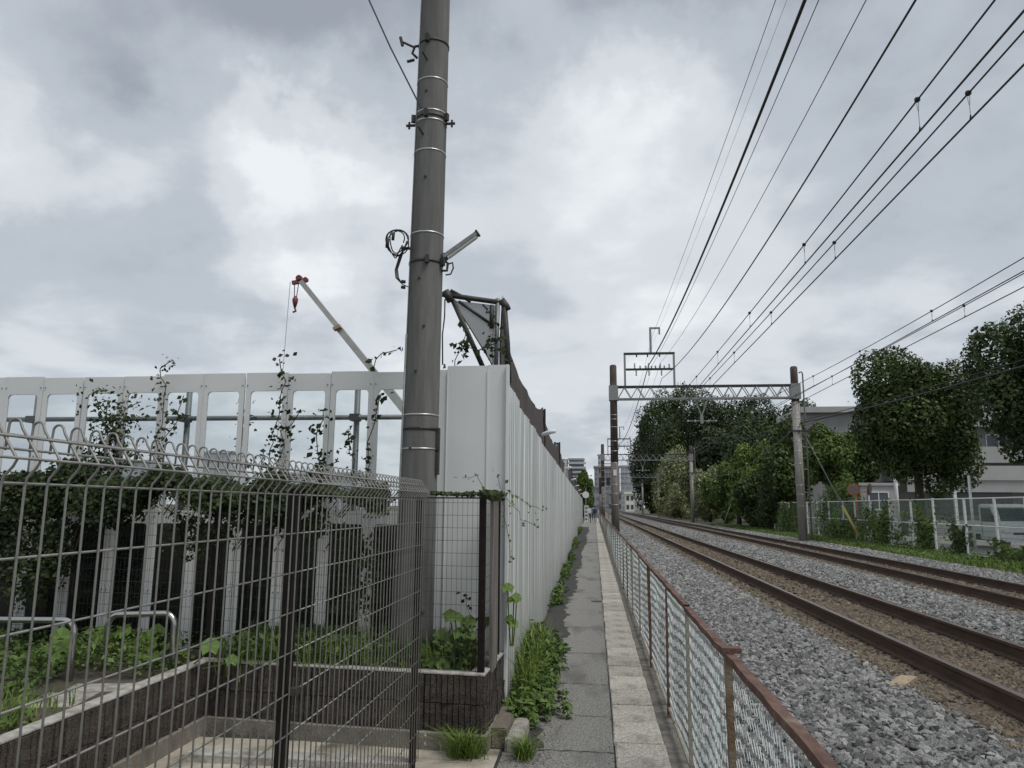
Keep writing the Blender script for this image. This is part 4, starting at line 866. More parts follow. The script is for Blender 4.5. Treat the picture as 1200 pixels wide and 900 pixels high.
# guy with the yellow cover at the right mast
gy_ = thing('guy_wire', 'guy wire with a yellow plastic cover running down from the right mast', 'guy wire', (9.0, 34, 0)); a = Vector((.1, -.05, 5.25)); b = Vector((2.45, -.1, .1)); MB().cyl(a, a+(b-a)*.70, .026, n=6).build('strand', 'galvanised', gy_); MB().tube([a+(b-a)*.68, b], [.05, .06], 10).build('guard', 'yellow', gy_, True)
gy2 = thing('guy_wire', 'short slanting guy guard in front of the dark hedge', 'guy wire', (9.9, 60, 0)); MB().tube([(.0, 0, .1), (.8, 0, 2.3)], .035, 8).build('guard', 'old_zinc', gy2, True)

# ------------------------------------------------------------------ overhead wires
def span(fz, y0, y1, n=24): return [(0, y, fz(y)) for y in np.linspace(y0, y1, n)]
def qspan(z0, z1, ya, yb, sag): return lambda y: z0+(z1-z0)*(y-ya)/(yb-ya)-sag*4*((y-ya)/(yb-ya))*(1-(y-ya)/(yb-ya))
FE = [  # x, polynomial of the near span, wire radius, label
 (2.775, (7.5776e-4, -1.5679e-2, 9.1771), .0060, 'leftmost thin earth wire above the railway'),
 (2.806, (9.947e-4, -2.5406e-2, 8.9089), .0028, 'faint hair thin wire just right of the leftmost overhead wire'),
 (2.546, (2.2761e-3, -7.5866e-2, 8.0182), .0235, 'thickest black overhead cable of all'),
 (2.741, (1.5094e-3, -4.4857e-2, 7.8882), .0060, 'thin wire running close beside the thickest black cable'),
 (3.092, (2.1111e-3, -5.2031e-2, 7.5116), .0060, 'thin single feeder wire midway between thick cable and power feeder'),
 (3.151, (2.5848e-3, -6.9201e-2, 6.8273), .0120, 'medium thick feeder wire left of the contact wires')]
for x, c, r_, lab in FE:
    f = lambda y: c[0]*y*y+c[1]*y+c[2]
    zE = f(34.0); pts = [(x, y, f(y)) for y in np.linspace(-8, 34, 40)]
    zz = zE
    for ya, yb, dz in ((34, 75, -.2), (75, 118, -.05), (118, 165, 0)):
        g2 = qspan(zz, zz+dz, ya, yb, .75); pts += [(x, y, g2(y)) for y in np.linspace(ya, yb, 12)][1:]; zz += dz
    o = MB().tube(pts, r_, 6).build('overhead_wire', 'cable_black', None, True); tag(o, lab, 'wire', 'overhead wires')
def catenary(x, zc, zm_lo, zm_hi, y0, lab, sagx=0, last=165, r_=.0105):
    g_ = thing('catenary_wire', lab, 'wire', (0, 0, 0), 0, 'catenary wires with droppers')
    spans = [(y0-20, y0+18.4), (34, 75), (75, 118), (118, 165)]; pts = []; 
    def zm(y):
        for ya, yb in ((-5, 34), (34, 75), (75, 118), (118, 165)):
            if y <= yb: t_ = (y-ya)/(yb-ya); return zm_lo+(zm_hi-zm_lo)*(2*t_-1)**2
        return zm_hi
    def xs(y): return x+.00003*max(0, y-20)**2*.5
    MB().tube([(xs(y), y, zc) for y in list(np.linspace(-6, 60, 23))+list(np.linspace(66, last, 12))], r_, 6).build('contact_wire', 'cable_black', g_)
    MB().tube([(xs(y), y, zm(y)) for y in list(np.linspace(-6, 75, 60))+list(np.linspace(77, last, 30))], r_*.9, 6).build('messenger_wire', 'cable_black', g_)
    y = y0-8.8; d0 = None
    while y < 72:
        if not (33 < y < 35):
            z = zm(y); h_ = z-zc
            MB().tube([(xs(y), y-.03, z), (xs(y), y, z+.005), (xs(y), y+.03, z)], [.02, .034, .02], 8).tube([(xs(y), y, zc+.05), (xs(y), y, zc)], [.006, .016], 6).build('dropper_clamp', 'cable_black', g_)
            MB().tube([(xs(y), y-.02, z-.03), (xs(y), y-.018, z-.08), (xs(y), y, z-.14), (xs(y), y, zc)], .0035, 4).tube([(xs(y), y+.02, z-.03), (xs(y), y+.018, z-.08), (xs(y), y, z-.14)], .0035, 4).build('dropper', 'galvanised', g_)
        y += 4.42
    return g_
catenary(3.52, 5.61, 5.93, 6.25, 7.78, 'left contact wire pair of the near track with round dropper clamps')
catenary(3.94, 5.61, 5.88, 6.05, 7.58, 'right contact wire pair of the near track with round dropper clamps')
catenary(7.32, 5.62, 5.84, 6.25, 7.60, 'upper contact wire pair over the far track')
catenary(7.80, 5.60, 5.84, 6.0, 7.20, 'lower contact wire pair over the far track')
def cable(pts, r_, lab, n=14):
    P = []
    for a, b, sag in pts:
        a, b = Vector(a), Vector(b)
        for k in range(n): t_ = k/n; p = a.lerp(b, t_); p.z -= sag*4*t_*(1-t_); P.append(p)
    P.append(Vector(pts[-1][1])); o = MB().tube(P, r_, 6).build('overhead_cable', 'cable_black', None, True); return tag(o, lab, 'cable', 'low cables on the right masts')
cable([((10.6, -2, 5.0), (9.15, 33.9, 5.35), .35), ((9.15, 33.9, 5.35), (9.8, 75, 5.2), 1.3), ((9.8, 75, 5.2), (10.2, 118, 5.0), 1.1)], .030, 'thick low cable sagging past the right mast across the trees')
cable([((10.7, -2, 5.12), (9.15, 33.9, 5.45), .30), ((9.15, 33.9, 5.45), (9.85, 75, 5.3), 1.4)], .014, 'thinner low cable just above the thick one at the right mast')

# ------------------------------------------------------------------ right side: verge, white fence, buildings, truck, mirrors
wf = thing('white_post_fence', 'long fence of white posts with dull green mesh beyond the railway', 'fence', (0, 0, 0))
yy = [12.5, 14.2, 16, 17.8, 19.6, 21.2, 22.72, 24.54, 26.66, 28.43, 30.47, 32.45, 34.5, 36.2, 38.3, 40.3, 42.3, 44.3, 46.3, 48.3, 50.3]
def fx(y): return 11.35+(.0 if y < 30 else (y-30)*.012)
wp = None
for y in yy:
    if wp is None: wp = MB().box(-.03, .03, -.03, .03, .0, 1.95).build('post', 'white_paint', wf); o = wp
    else: o = inst(wp)
    o.location = (fx(y), y, rnd.uniform(-.02, .02)); o.rotation_euler = (rnd.uniform(-.015, .015), rnd.uniform(-.015, .015), 0)
for z in (1.93, 1.12, .24): MB().tube([(fx(y), y, z) for y in (yy[0], 30.47, yy[-1])], .020, 6).build('rail', 'white_paint', wf)
mb = MB()
for k in range(10): mb.tube([(fx(y)+.02, y, .30+k*.17) for y in (yy[0], 30.47, yy[-1])], .006, 3, False)
y = yy[0]
while y < yy[-1]: mb.tube([(fx(y)+.02, y, .25), (fx(y)+.02, y, 1.92)], .0045, 3, False); y += .06
stuff(mb.build('wire_mesh', 'green_mesh', wf))

def windows(parent, x0, x1, n, zs, y, w_, h_, m='window_dark', fr='white_paint'):
    st = (x1-x0)/n; f0 = None
    for z in zs:
        for i in range(n):
            x = x0+(i+.5)*st
            if f0 is None:
                f0 = MB().box(-w_/2-.06, w_/2+.06, -.05, .02, -.06, 0).box(-w_/2-.06, w_/2+.06, -.05, .02, h_, h_+.06).box(-w_/2-.06, -w_/2, -.05, .02, 0, h_).box(w_/2, w_/2+.06, -.05, .02, 0, h_).box(-.025, .025, -.04, .02, 0, h_).build('window', fr, parent)
                p0_ = MB().box(-w_/2, w_/2, -.02, .01, 0, h_).build('pane', m, f0); f0.location = (x, y, z)
            else: o = inst(f0, loc=(x, y, z)); inst(p0_, parent=o)
a1 = thing('apartment_block', 'grey flat roofed apartment block showing above the trees right of the mast', 'building', (16.4, 60, 0))
MB().box(0, 9.0, 0, 7, 0, 9.0).build('wall', 'wall_grey', a1); MB().box(-.3, 9.3, -.5, 7.3, 9.0, 9.45).build('roof', 'wall_pale', a1)
for z in (.8, 3.5, 6.2): MB().box(3.2, 8.8, -1.1, 0, z-.15, z).box(3.2, 8.8, -1.1, -1.0, z, z+1.05).build('balcony', 'wall_pale', a1)
windows(a1, 3.4, 8.7, 3, (.9, 3.6, 6.3), -.03, 1.6, 1.7); windows(a1, .3, 2.6, 1, (1.2, 3.9, 6.6), -.03, .9, 1.0)
for q in range(5): MB().bar((.3, -.35, 8.2-q*.28), (1.5, -.35, 8.75-q*.28), .04, .06).build('louvre', 'roof_grey', a1)
a2 = thing('apartment_block', 'taller grey apartment block between the two big dark trees', 'building', (26.3, 60, 0))
MB().box(0, 16, 0, 10, 0, 10.9).build('wall', 'wall_grey', a2); MB().box(-.3, 16.3, -1.3, 10.3, 10.9, 11.35).build('roof', 'wall_pale', a2); MB().box(.5, 3.5, 2, 5, 11.35, 12.6).build('roof_house', 'wall_pale', a2)
for z in (2.5, 5.2, 7.9): MB().box(.2, 15.8, -1.2, 0, z-.15, z).box(.2, 15.8, -1.2, -1.12, z, z+1.05).build('balcony', 'wall_pale', a2)
windows(a2, .6, 15.5, 6, (2.6, 5.3, 8.0), -.03, 1.7, 1.9)
for q in range(8): MB().box(.4+q*.4, .45+q*.4, -1.0, -.95, 8.9, 9.9).build('rail_bar', 'white_paint', a2)
a3 = thing('annex_building', 'low pale grey building with a deep dark painted recess behind the fence', 'building', (14.9, 44, 0))
MB().box(0, 1.9, 0, 6, 0, 2.9).build('wall', 'wall_pale', a3); MB().box(2.4, 12, 1.2, 6, 0, 3.2).build('wall', 'wall_grey', a3); MB().box(2.2, 12.2, -.2, 6.1, 3.2, 4.0).build('roof', 'wall_pale', a3); MB().box(-.1, 2.1, -.1, 6.1, 2.9, 3.05).build('roof', 'wall_pale', a3)
MB().box(2.4, 12, -.1, .0, 0, 1.0).build('parapet', 'wall_grey', a3); MB().box(4.9, 5.05, -.15, .0, 0, 3.2).build('downpipe', 'white_paint', a3); windows(a3, .2, 1.7, 1, (1.6,), -.02, 1.0, .9); MB().box(4.2, 8.6, 1.15, 1.199, 1.3, 2.7).build('recess_shade', 'window_dark', a3); MB().box(2.5, 12, -.1, -.04, 2.55, 3.19).build('fascia', 'wall_pale', a3)  # dark panel on the back wall stands in for shade in the recess
struct(sheet('car_park', [11.7, 40], [12, 43.9], lambda x, y: .15, 'asphalt'))
# small white truck
tk = thing('white_pickup_truck', 'small white pickup truck parked behind the white post fence', 'truck', (15.55, 29.6, .12), R(0))
def extr(prof_, x0, x1, m, name, parent, inset=0):
    mb = MB(); k = len(prof_); mb.v = [(x0, y, z) for y, z in prof_]+[(x1, y, z) for y, z in prof_]; mb.f = [tuple(range(k)), tuple(range(2*k-1, k-1, -1))]+[(i+k, (i+1) % k+k, (i+1) % k, i) for i in range(k)]
    return mb.build(name, m, parent)
cab = [(-.15, .35), (-.12, .85), (-.02, 1.02), (.32, 1.58), (.42, 1.66), (1.28, 1.70), (1.36, 1.64), (1.38, .35)]
bo = extr(cab, -.73, .73, 'car_white', 'cab', tk); bm = bmesh.new(); bm.from_mesh(bo.data); bmesh.ops.bevel(bm, geom=[e for e in bm.edges], offset=.035, segments=2, affect='EDGES'); bm.to_mesh(bo.data); bm.free()
MB().add([(-.62, .025, 1.06), (.62, .025, 1.06), (.57, .295, 1.53), (-.57, .295, 1.53), (-.62, .0, 1.07), (.62, .0, 1.07), (.57, .27, 1.545), (-.57, .27, 1.545)], [(4, 5, 6, 7), (0, 3, 2, 1), (0, 1, 5, 4), (1, 2, 6, 5), (2, 3, 7, 6), (3, 0, 4, 7)]).build('windscreen', 'window_dark', tk)
for s in (-1, 1):
    MB().add([(s*.735, .16, 1.03), (s*.735, 1.15, 1.03), (s*.735, 1.15, 1.54), (s*.735, .46, 1.54), (s*.70, .16, 1.03), (s*.70, 1.15, 1.03), (s*.70, 1.15, 1.54), (s*.70, .46, 1.54)], [(0, 1, 2, 3), (7, 6, 5, 4), (0, 4, 5, 1), (1, 5, 6, 2), (2, 6, 7, 3), (3, 7, 4, 0)]).build('side_window', 'window_dark', tk)
    MB().box(s*.735-.005, s*.735+.005, .14, .15, .45, 1.02).box(s*.735-.005, s*.735+.005, 1.17, 1.18, .45, 1.55).build('door_seam', 'rubber', tk)
    MB().box(s*.52-.13, s*.52+.13, -.185, -.13, .62, .78).build('headlight', 'lamp_white', tk); MB().bar((s*.74, .12, 1.12), (s*.86, .06, 1.15), .03, .03).box(s*.86-.06, s*.86+.06, .04, .07, 1.05, 1.27).build('wing_mirror', 'rubber', tk)
    for y_ in (.30, 2.35): wv = MB().disc((s*.64, y_, .27), (1, 0, 0), .27, .16, 20).build('wheel', 'rubber', tk, False); MB().disc((s*.725, y_, .27), (1, 0, 0), .15, .02, 16).build('rim', 'galvanised', wv)
MB().box(-.70, .70, -.2, -.14, .32, .50).build('bumper', 'car_white', tk); MB().box(-.3, .3, -.165, -.14, .58, .66).build('grille', 'rubber', tk); MB().box(-.71, .71, 1.42, 3.2, .55, .60).build('bed_floor', 'car_white', tk)
for s in (-1, 1): MB().box(s*.71-.02, s*.71+.02, 1.42, 3.2, .60, .88).build('bed_side', 'car_white', tk)
MB().box(-.69, .69, 3.16, 3.2, .60, .88).build('tailgate', 'car_white', tk); MB().box(-.45, .45, .2, 3.1, .3, .54).build('chassis', 'rubber', tk); MB().bar((-.33, .10, 1.17), (.0, -.0, 1.09), .02, .02).bar((.12, .10, 1.17), (.45, .0, 1.09), .02, .02).build('wiper', 'rubber', tk)
# traffic mirrors
tm = thing('traffic_mirror', 'pair of round orange backed traffic mirrors above the fence', 'traffic mirror', (12.0, 36, .1)); MB().tube([(0, 0, 0), (0, 0, 2.3)], .035, 8).build('pole', 'orange', tm, True)
for dx, a, mm in ((-.15, -25, 'orange'), (.55, 55, 'mirror_steel')):
    d = Vector((math.sin(R(a)), -math.cos(R(a)), -.1)).normalized(); c = Vector((dx+.05, 0, 2.38)); MB().disc(c, d, .27, .05, 24).build('housing', 'orange' if mm == 'orange' else 'crane_red', tm); MB().disc(c+d*.028, d, .22, .015, 24).build('mirror_face', 'mirror_steel', tm)
MB().tube([(0, 0, 2.2), (.55, 0, 2.3)], .02, 6).build('arm', 'orange', tm)
wpst = thing('white_pole', 'plain white pole standing in the car park', 'pole', (15.3, 40, .1)); MB().tube([(0, 0, 0), (0, 0, 4.4)], .09, 10).build('shaft', 'white_paint', wpst, True)
wp2 = thing('lamp_pole', 'thin white pole between the annex and the big tree', 'pole', (13.9, 29.5, .1)); MB().tube([(0, 0, 0), (0, 0, 2.75)], .05, 10).build('shaft', 'white_paint', wp2, True)

# ------------------------------------------------------------------ trees and hedges, right
tree('broad dark camphor tree standing behind the white fence', (13.75, 33.5, .1), 8.70, 2.75, 3.75, 'leaf_dark', 66000, 11, .16, 52, .94, low=1.5, ry=2.5)
tree('huge dark tree filling the right edge of the picture', (16.75, 27.8, .1), 9.55, 3.35, 4.1, 'leaf_deep', 70000, 12, .16, 46, .99, low=1.9, ry=2.8)
tree('yellow green branch poking in at the right edge', (13.6, 20.6, .1), 4.35, .50, .38, 'leaf_light', 700, 13, .11, 8, trunk_r=.03, lean=(-1.35, 0))
tree('mid green tree just right of the right mast', (13.4, 44, .1), 6.3, 1.65, 2.2, 'leaf_mid', 12000, 14, .20, 20, low=1.2)
tree('darker green tree between mast and broad tree', (15.3, 46, .1), 6.4, 1.7, 2.3, 'leaf_dark', 12000, 15, .20, 20, low=1.0)
bush('clipped round bush beside the traffic mirrors', (12.05, 38.5, .1), 1.15, 1.15, 2.05, 'leaf_weed', 14000, 16, .10, 50, name='round_bush')
hd = [(12.3, 50, 2.1, 7.3, 'leaf_dark', 'dark tree overhanging the fence end left of the mast'), (12.0, 57, 2.2, 6.9, 'leaf_light', 'bright yellow green tree behind the hedge line'), (11.6, 55, 1.9, 4.6, 'leaf_deep', 'deep green round tree low beside the rails'),
      (11.9, 64, 2.2, 6.0, 'leaf_mid', 'mid green bushy tree in the hedge line'), (12.2, 72, 2.3, 5.6, 'leaf_mid', 'soft green tree right of the second right mast'), (11.8, 79, 2.4, 6.0, 'leaf_flower', 'pale blossoming tree right of the second mast'), (12.8, 90, 3.0, 6.8, 'leaf_dark', 'dark tree behind the blossoming trees')]
for i, (x, y, r_, h_, m, lab) in enumerate(hd): tree(lab, (x, y, .1), h_, r_, h_*.50, m, 15000, 30+i, .21, 24, low=.1, group='trees along the railway hedge', aspect=.6)
bush('tall cream flowering bush left of the second right mast', (11.6, 106, .1), 3.2, 3.0, 6.6, 'leaf_flower', 22000, 41, .26, 40, name='flowering_bush')
bush('lower cream flowering bush against the far hedge', (10.9, 97, .1), 1.8, 2.0, 3.0, 'leaf_flower', 12000, 42, .24, 26, name='flowering_bush')
ft = [(15.5, 150, 8.2, 26.5, 'tallest left forest tree with layered branches'), (23, 142, 7.5, 24.5, 'second tall forest tree'), (32, 150, 8.0, 25.0, 'third tall forest tree'), (40, 146, 7, 22.5, 'fourth tall forest tree sloping down to the apartments'), (13.0, 175, 6.0, 22, 'narrow far forest tree at the left edge of the wood'), (35, 125, 5.5, 17.5, 'fifth forest tree just left of the right mast'),
      (24, 118, 5.6, 17.0, 'mid height dark tree in front of the wood'), (18.5, 104, 5.0, 13.5, 'lower dark tree in front of the wood'), (30, 110, 5.4, 16.0, 'lower tree at the right of the wood'), (46, 150, 6, 20, 'far tree fading behind the apartment roof'), (17.5, 84, 3.4, 10.0, 'dark green tree behind the hedge centre'), (19.5, 76, 3.6, 9.8, 'broad dark tree left of the apartment block'), (15.2, 62, 2.6, 8.0, 'leafy tree before the apartment corner'), (18.9, 52, 2.2, 6.9, 'leafy tree before the middle of the apartment block')]
for i, (x, y, r_, h_, lab) in enumerate(ft): tree(lab, (x, y, 0), h_, r_, h_*.47, ('leaf_mid' if i > 11 else 'leaf_forest') if i % 3 else 'leaf_deep', 30000, 60+i, .46 if y > 100 else .27, 46, trunk_r=.35, group='trees of the dark wood', aspect=.6)
bush('dark shrubbery under the tall wood', (14.5, 140, 0), 5.5, 3, 11, 'leaf_deep', 20000, 90, .45, 24); bush('farther dark shrubbery beyond the flowering bush', (13.5, 175, 0), 5.0, 3, 12, 'leaf_deep', 14000, 94, .5, 24); bush('dark undergrowth behind the flowering hedge', (19, 120, 0), 6, 3, 8, 'leaf_deep', 14000, 95, .4, 24)
bush('dark shrubs at the foot of the right mast', (11.5, 51, .1), 1.2, 2.5, 2.6, 'leaf_deep', 8000, 91, .14)
tree('dark green tree overhanging the far end of the path', (-1.15, 93, 0), 6.3, 1.15, 2.6, 'leaf_mid', 9000, 92, .24, 16)
tree('small dark street tree beyond the path end', (-1.9, 120, 0), 7.5, 1.4, 3.0, 'leaf_dark', 6000, 93, .3, 14)
# verge grass, ivy on the fence
rng = np.random.default_rng(5)
pts = [(9.55+2.2*rng.random()**.8, 8+46*rng.random()**1.1, .15) for _ in range(16000)]
stuff(blades('verge_grass', pts, .17, .022, 'leaf_grass', rng)); 
P = np.array([(9.7+2.0*rng.random(), 8+60*rng.random(), .16+.12*rng.random()) for _ in range(16000)]); stuff(leaves('verge_weeds', P, np.tile([0, -.3, 1.], (len(P), 1)), .085, 'leaf_weed', rng))
ivy = [(33, 11, 1.55, 'leaf_mid', 'thin scattered creeper along the whole middle of the fence'), (31.5, 1.5, 1.9, 'leaf_mid', 'ivy mass hanging over the fence near the mirrors'), (27.4, 1.0, 2.0, 'leaf_mid', 'ivy topping the fence under the broad tree'), (25.0, .75, 1.6, 'leaf_deep', 'dark shrub growing through the fence'), (36.5, 2.6, 1.0, 'leaf_weed', 'thin weeds climbing the far fence'), (46.5, 3.5, 1.9, 'leaf_mid', 'creeper at the far end of the white fence'), (22.0, 1.6, .7, 'leaf_mid', 'low weeds at the foot of the fence by the truck'), (19.5, 2.5, .8, 'leaf_weed', 'low weeds at the foot of the fence at the right edge')]
for i, (y, ly, h_, m, lab) in enumerate(ivy):
    n = int(2600*ly*h_/3*(.16 if ly > 10 else 1)); yv = y+rng.normal(0, ly*.30, n); zt_ = h_*(.75+.25*np.sin(yv*3.1+i)); zv = .12+zt_*rng.random(n)**.8; xv = fx(y)-.02+rng.normal(0, .07, n)
    root = thing('fence_creeper', lab, 'creeper', (0, 0, 0), 0, 'creepers on the white fence'); leaves('foliage', np.stack([xv, yv, zv], 1), np.tile([-1., -.4, .4], (n, 1)), .10, m, rng, root, .7)

# ------------------------------------------------------------------ plants, left and path side
rng = np.random.default_rng(21)
def wc(n): return np.stack([rng.uniform(-2.70, -.88, n), rng.uniform(5.22, 5.85, n), .45+.22*rng.random(n)], 1)
P = wc(3600); stuff(leaves('bed_weeds', P, np.tile([0, -.4, 1.], (len(P), 1)), .045, 'leaf_weed', rng)); stuff(blades('bed_grass', [tuple(p) for p in wc(1500)-np.array([0, 0, .1])], .20, .008, 'leaf_grass', rng))
n = 15000; xb = rng.uniform(-5.2, -2.9, n); yb = rng.uniform(2.4, 5.6, n); zb = .43+(.06+.15*rng.random(n))*(1+.5*np.sin(xb*5)*np.sin(yb*4))
k_ = ~((abs(xb+3.15) < .28) & (abs(yb-4.3) < .45)); stuff(leaves('bed_weeds', np.stack([xb, yb, zb], 1)[k_], np.tile([0, -.3, 1.], (int(k_.sum()), 1)), .042, 'leaf_weed', rng))
stuff(blades('bed_grass', [(rng.uniform(-4.6, -2.95), rng.uniform(2.0, 4.2), .43) for _ in range(3500)], .17, .007, 'leaf_grass', rng))
def big_leaf(mb, c, r_, tilt, rz):
    k = 10; Rm = Matrix.Rotation(rz, 3, 'Z') @ Matrix.Rotation(tilt, 3, 'X'); vs = [Vector((0, 0, 0))]
    for i in range(k): a = 2*math.pi*i/k; rr = r_*(1-.10*math.cos(5*a))*(1 if i else .55); vs.append(Vector((rr*math.sin(a), rr*math.cos(a+math.pi), r_*(-.10 if i % 2 else .04))))
    mb.add([Vector(c)+Rm @ v for v in vs], [(0, i+1, (i+1) % k+1) for i in range(k)])
def squash(label, loc, n, spread, h_, r_, seed):
    rr = random.Random(seed); root = thing('broad_leaf_plant', label, 'plant', loc, 0, 'broad leaf plants in the bed'); st = MB(); lf = None
    for i in range(n):
        a = rr.uniform(0, 6.28); d = spread*rr.random()**.6; x, y, z = d*math.cos(a), d*math.sin(a)*.6, h_*rr.uniform(.35, 1.0)
        m_ = MB(); big_leaf(m_, (0, 0, 0), r_*rr.uniform(.7, 1.15), rr.uniform(.5, 1.15), rr.uniform(-.7, .7)); o = m_.build('leaf', 'leaf_squash', root); o.location = (x, y, z); st.tube([(x*.3, y*.3, 0), (x*.8, y*.8, z*.6), (x, y, z)], .005, 4)
    stuff(st.build('stem', 'leaf_weed', root))
squash('large squash leaves between the two steel hoops', (-3.7, 4.95, .43), 16, .55, .30, .066, 1); squash('large squash leaves right of the right steel hoop', (-3.0, 5.25, .43), 11, .5, .24, .060, 2)
squash('large squash leaves at the left picture edge', (-4.75, 5.0, .43), 20, .45, .72, .085, 3); squash('large squash leaves in front of the left hoop', (-3.95, 4.2, .43), 12, .4, .3, .08, 4); squash('broad leaves at the foot of the hoarding behind the mesh', (-2.3, 5.6, .43), 10, .45, .22, .06, 5)
squash('single young squash plant inside the planter corner', (-.93, 5.42, .45), 7, .2, .38, .062, 6); squash('small broad leaves by the planter corner post', (-1.1, 5.35, .45), 8, .22, .14, .055, 7)
o = bpy.data.objects['broad_leaf_plant']
sb = MB().box(-.15, .15, -.17, .17, .42, .455).box(-.1, .35, .2, .42, .42, .45).build('flat_stone', 'kerb_concrete'); sb.location = (-3.12, 4.25, .012); sb.rotation_euler = (0, 0, .2); tag(sb, 'flat grey paving piece lying in the bed', 'stone')
# ivy band over the dark mesh fence
def ivy_band(label, x0, x1, y, z0, z1, n, seed, leaf=.05, m='leaf_vine', th=.09, name='ivy'):
    r2 = np.random.default_rng(seed); u = r2.random(n); x = x0+(x1-x0)*u; am = min(1, (z1-z0)*3); zlo = z0+am*(.12*np.sin(x*4.2+seed)+.10*np.sin(x*9.1)); zhi = z1+am*(.06*np.sin(x*6+seed)+.05*np.sin(x*15))
    z = zlo+(zhi-zlo)*r2.beta(1.5, 1.2, n); yv = y-(.05 if x1-x0 > .2 else 0)+r2.normal(0, th, n); root = thing(name, label, 'ivy', ((x0+x1)/2, y, z0), 0, 'ivy over the dark mesh fence')
    P_ = np.stack([x-(x0+x1)/2, yv-y, z-z0], 1); leaves('foliage', P_, np.tile([.2, -.9, .5], (n, 1)), leaf, m, r2, root, .75, .6)
    mb = MB()
    for k in range(16 if x1-x0 > .5 else 0): xx = r2.uniform(x0, x1)-(x0+x1)/2; mb.tube([(xx, 0, -.05), (xx+.1, -.02, (z1-z0)*.4), (xx+r2.uniform(-.3, .3), 0, (z1-z0)*1.05)], .005, 4)
    if mb.v: stuff(mb.build('stem', 'vine_stem', root))
ivy_band('dense ivy smothering the left end of the dark mesh fence', -6.0, -3.9, 5.5, 1.42, 1.84, 19000, 1, .033); ivy_band('ivy over the middle of the dark mesh fence', -3.9, -2.3, 5.42, 1.54, 1.80, 10500, 2, .032); ivy_band('thinner ivy next to the concrete pole', -2.3, -1.5, 5.32, 1.56, 1.74, 4600, 3, .030)
ivy_band('ivy hanging to mid height near the left fence centre', -4.75, -4.0, 5.45, 1.0, 1.5, 3000, 4, .032); ivy_band('sparse ivy hanging before the white posts', -3.2, -2.0, 5.5, 1.30, 1.58, 1900, 5, .030); ivy_band('thin ivy dangling left of the concrete pole', -1.95, -1.62, 5.6, .7, 1.45, 650, 8, .036, name='ivy')
ivy_band('small leaf tufts on the corner mesh right of the pole', -1.15, -.80, 5.22, 1.67, 1.69, 240, 6, .030, th=.03); ivy_band('dark leaf pile around the corner posts', -.80, -.70, 5.5, 1.66, 1.70, 420, 7, .030, th=.2)
Yh = 5.80
vine('bushy dark climber in the third and fourth hoarding windows', [[(-4.1, Yh, 1.5), (-4.05, Yh, 2.0), (-4.1, Yh, 2.42)], [(-4.0, Yh, 1.6), (-3.95, Yh, 2.1), (-4.12, Yh, 2.36), (-4.22, Yh, 2.5)], [(-4.1, Yh, 1.6), (-4.15, Yh, 2.1), (-4.0, Yh, 2.25), (-3.8, Yh, 2.45)], [(-4.2, Yh, 1.6), (-4.22, Yh, 2.0)], [(-3.9, Yh, 1.6), (-3.93, Yh, 2.1)]], .036, 'leaf_vine', 1, 300, .085)
vine('tall thin climber topping the hoarding left of centre', [[(-3.55, Yh, 1.6), (-3.62, Yh, 2.1), (-3.58, Yh, 2.5), (-3.63, Yh, 2.72), (-3.55, Yh, 2.80)], [(-3.6, Yh, 2.1), (-3.45, Yh, 2.3), (-3.42, Yh, 2.5)]], .042, 'leaf_vine', 2, 80, .045)
vine('climber with drooping leaves in the window left of centre', [[(-2.95, Yh+.2, 1.6), (-2.98, Yh+.2, 2.1), (-2.93, Yh+.2, 2.55)], [(-2.85, Yh+.2, 1.6), (-2.78, Yh+.2, 2.05)]], .040, 'leaf_vine', 3, 90, .04)
vine('leafy climber reaching the top of the centre window', [[(-2.62, Yh, 1.6), (-2.63, Yh, 2.1), (-2.55, Yh, 2.55), (-2.6, Yh, 2.8)], [(-2.6, Yh, 1.7), (-2.52, Yh, 2.2), (-2.4, Yh, 2.36)]], .040, 'leaf_vine', 4, 90, .045)
vine('short climbers sprouting in the window left of the pole', [[(-2.25, Yh, 1.6), (-2.2, Yh, 1.9), (-2.05, Yh, 1.95)], [(-2.15, Yh, 1.6), (-2.24, Yh, 2.1), (-2.2, Yh, 2.35)], [(-2.2, Yh, 1.55), (-2.35, Yh, 1.8)]], .05, 'leaf_vine', 5, 100, .05)
vine('wispy climber curling over the hoarding beside the pole', [[(-1.82, Yh, 1.6), (-1.80, Yh, 2.1), (-1.72, Yh, 2.5)], [(-1.85, Yh-.1, 1.7), (-1.95, Yh-.1, 2.2)], [(-1.8, Yh, 2.72), (-1.72, Yh, 2.83), (-1.6, Yh, 2.86)]], .045, 'leaf_vine', 6, 60, .03)
vine('thin twig with leaves over the hoarding top right of the pole', [[(-1.25, 6.5, 2.85), (-1.2, 6.5, 3.05), (-1.05, 6.5, 3.0), (-.9, 6.5, 3.05)], [(-1.2, 6.5, 3.0), (-1.15, 6.5, 3.2)]], .055, 'leaf_vine', 7, 75, .045)
vine('dark creeper climbing the upright of the net frame', [[(-.97, 6.95, 2.8), (-.98, 6.95, 3.1), (-.95, 6.95, 3.4)], [(-.85, 6.95, 2.8), (-.86, 6.95, 3.2)]], .05, 'leaf_vine', 8, 70, .035)
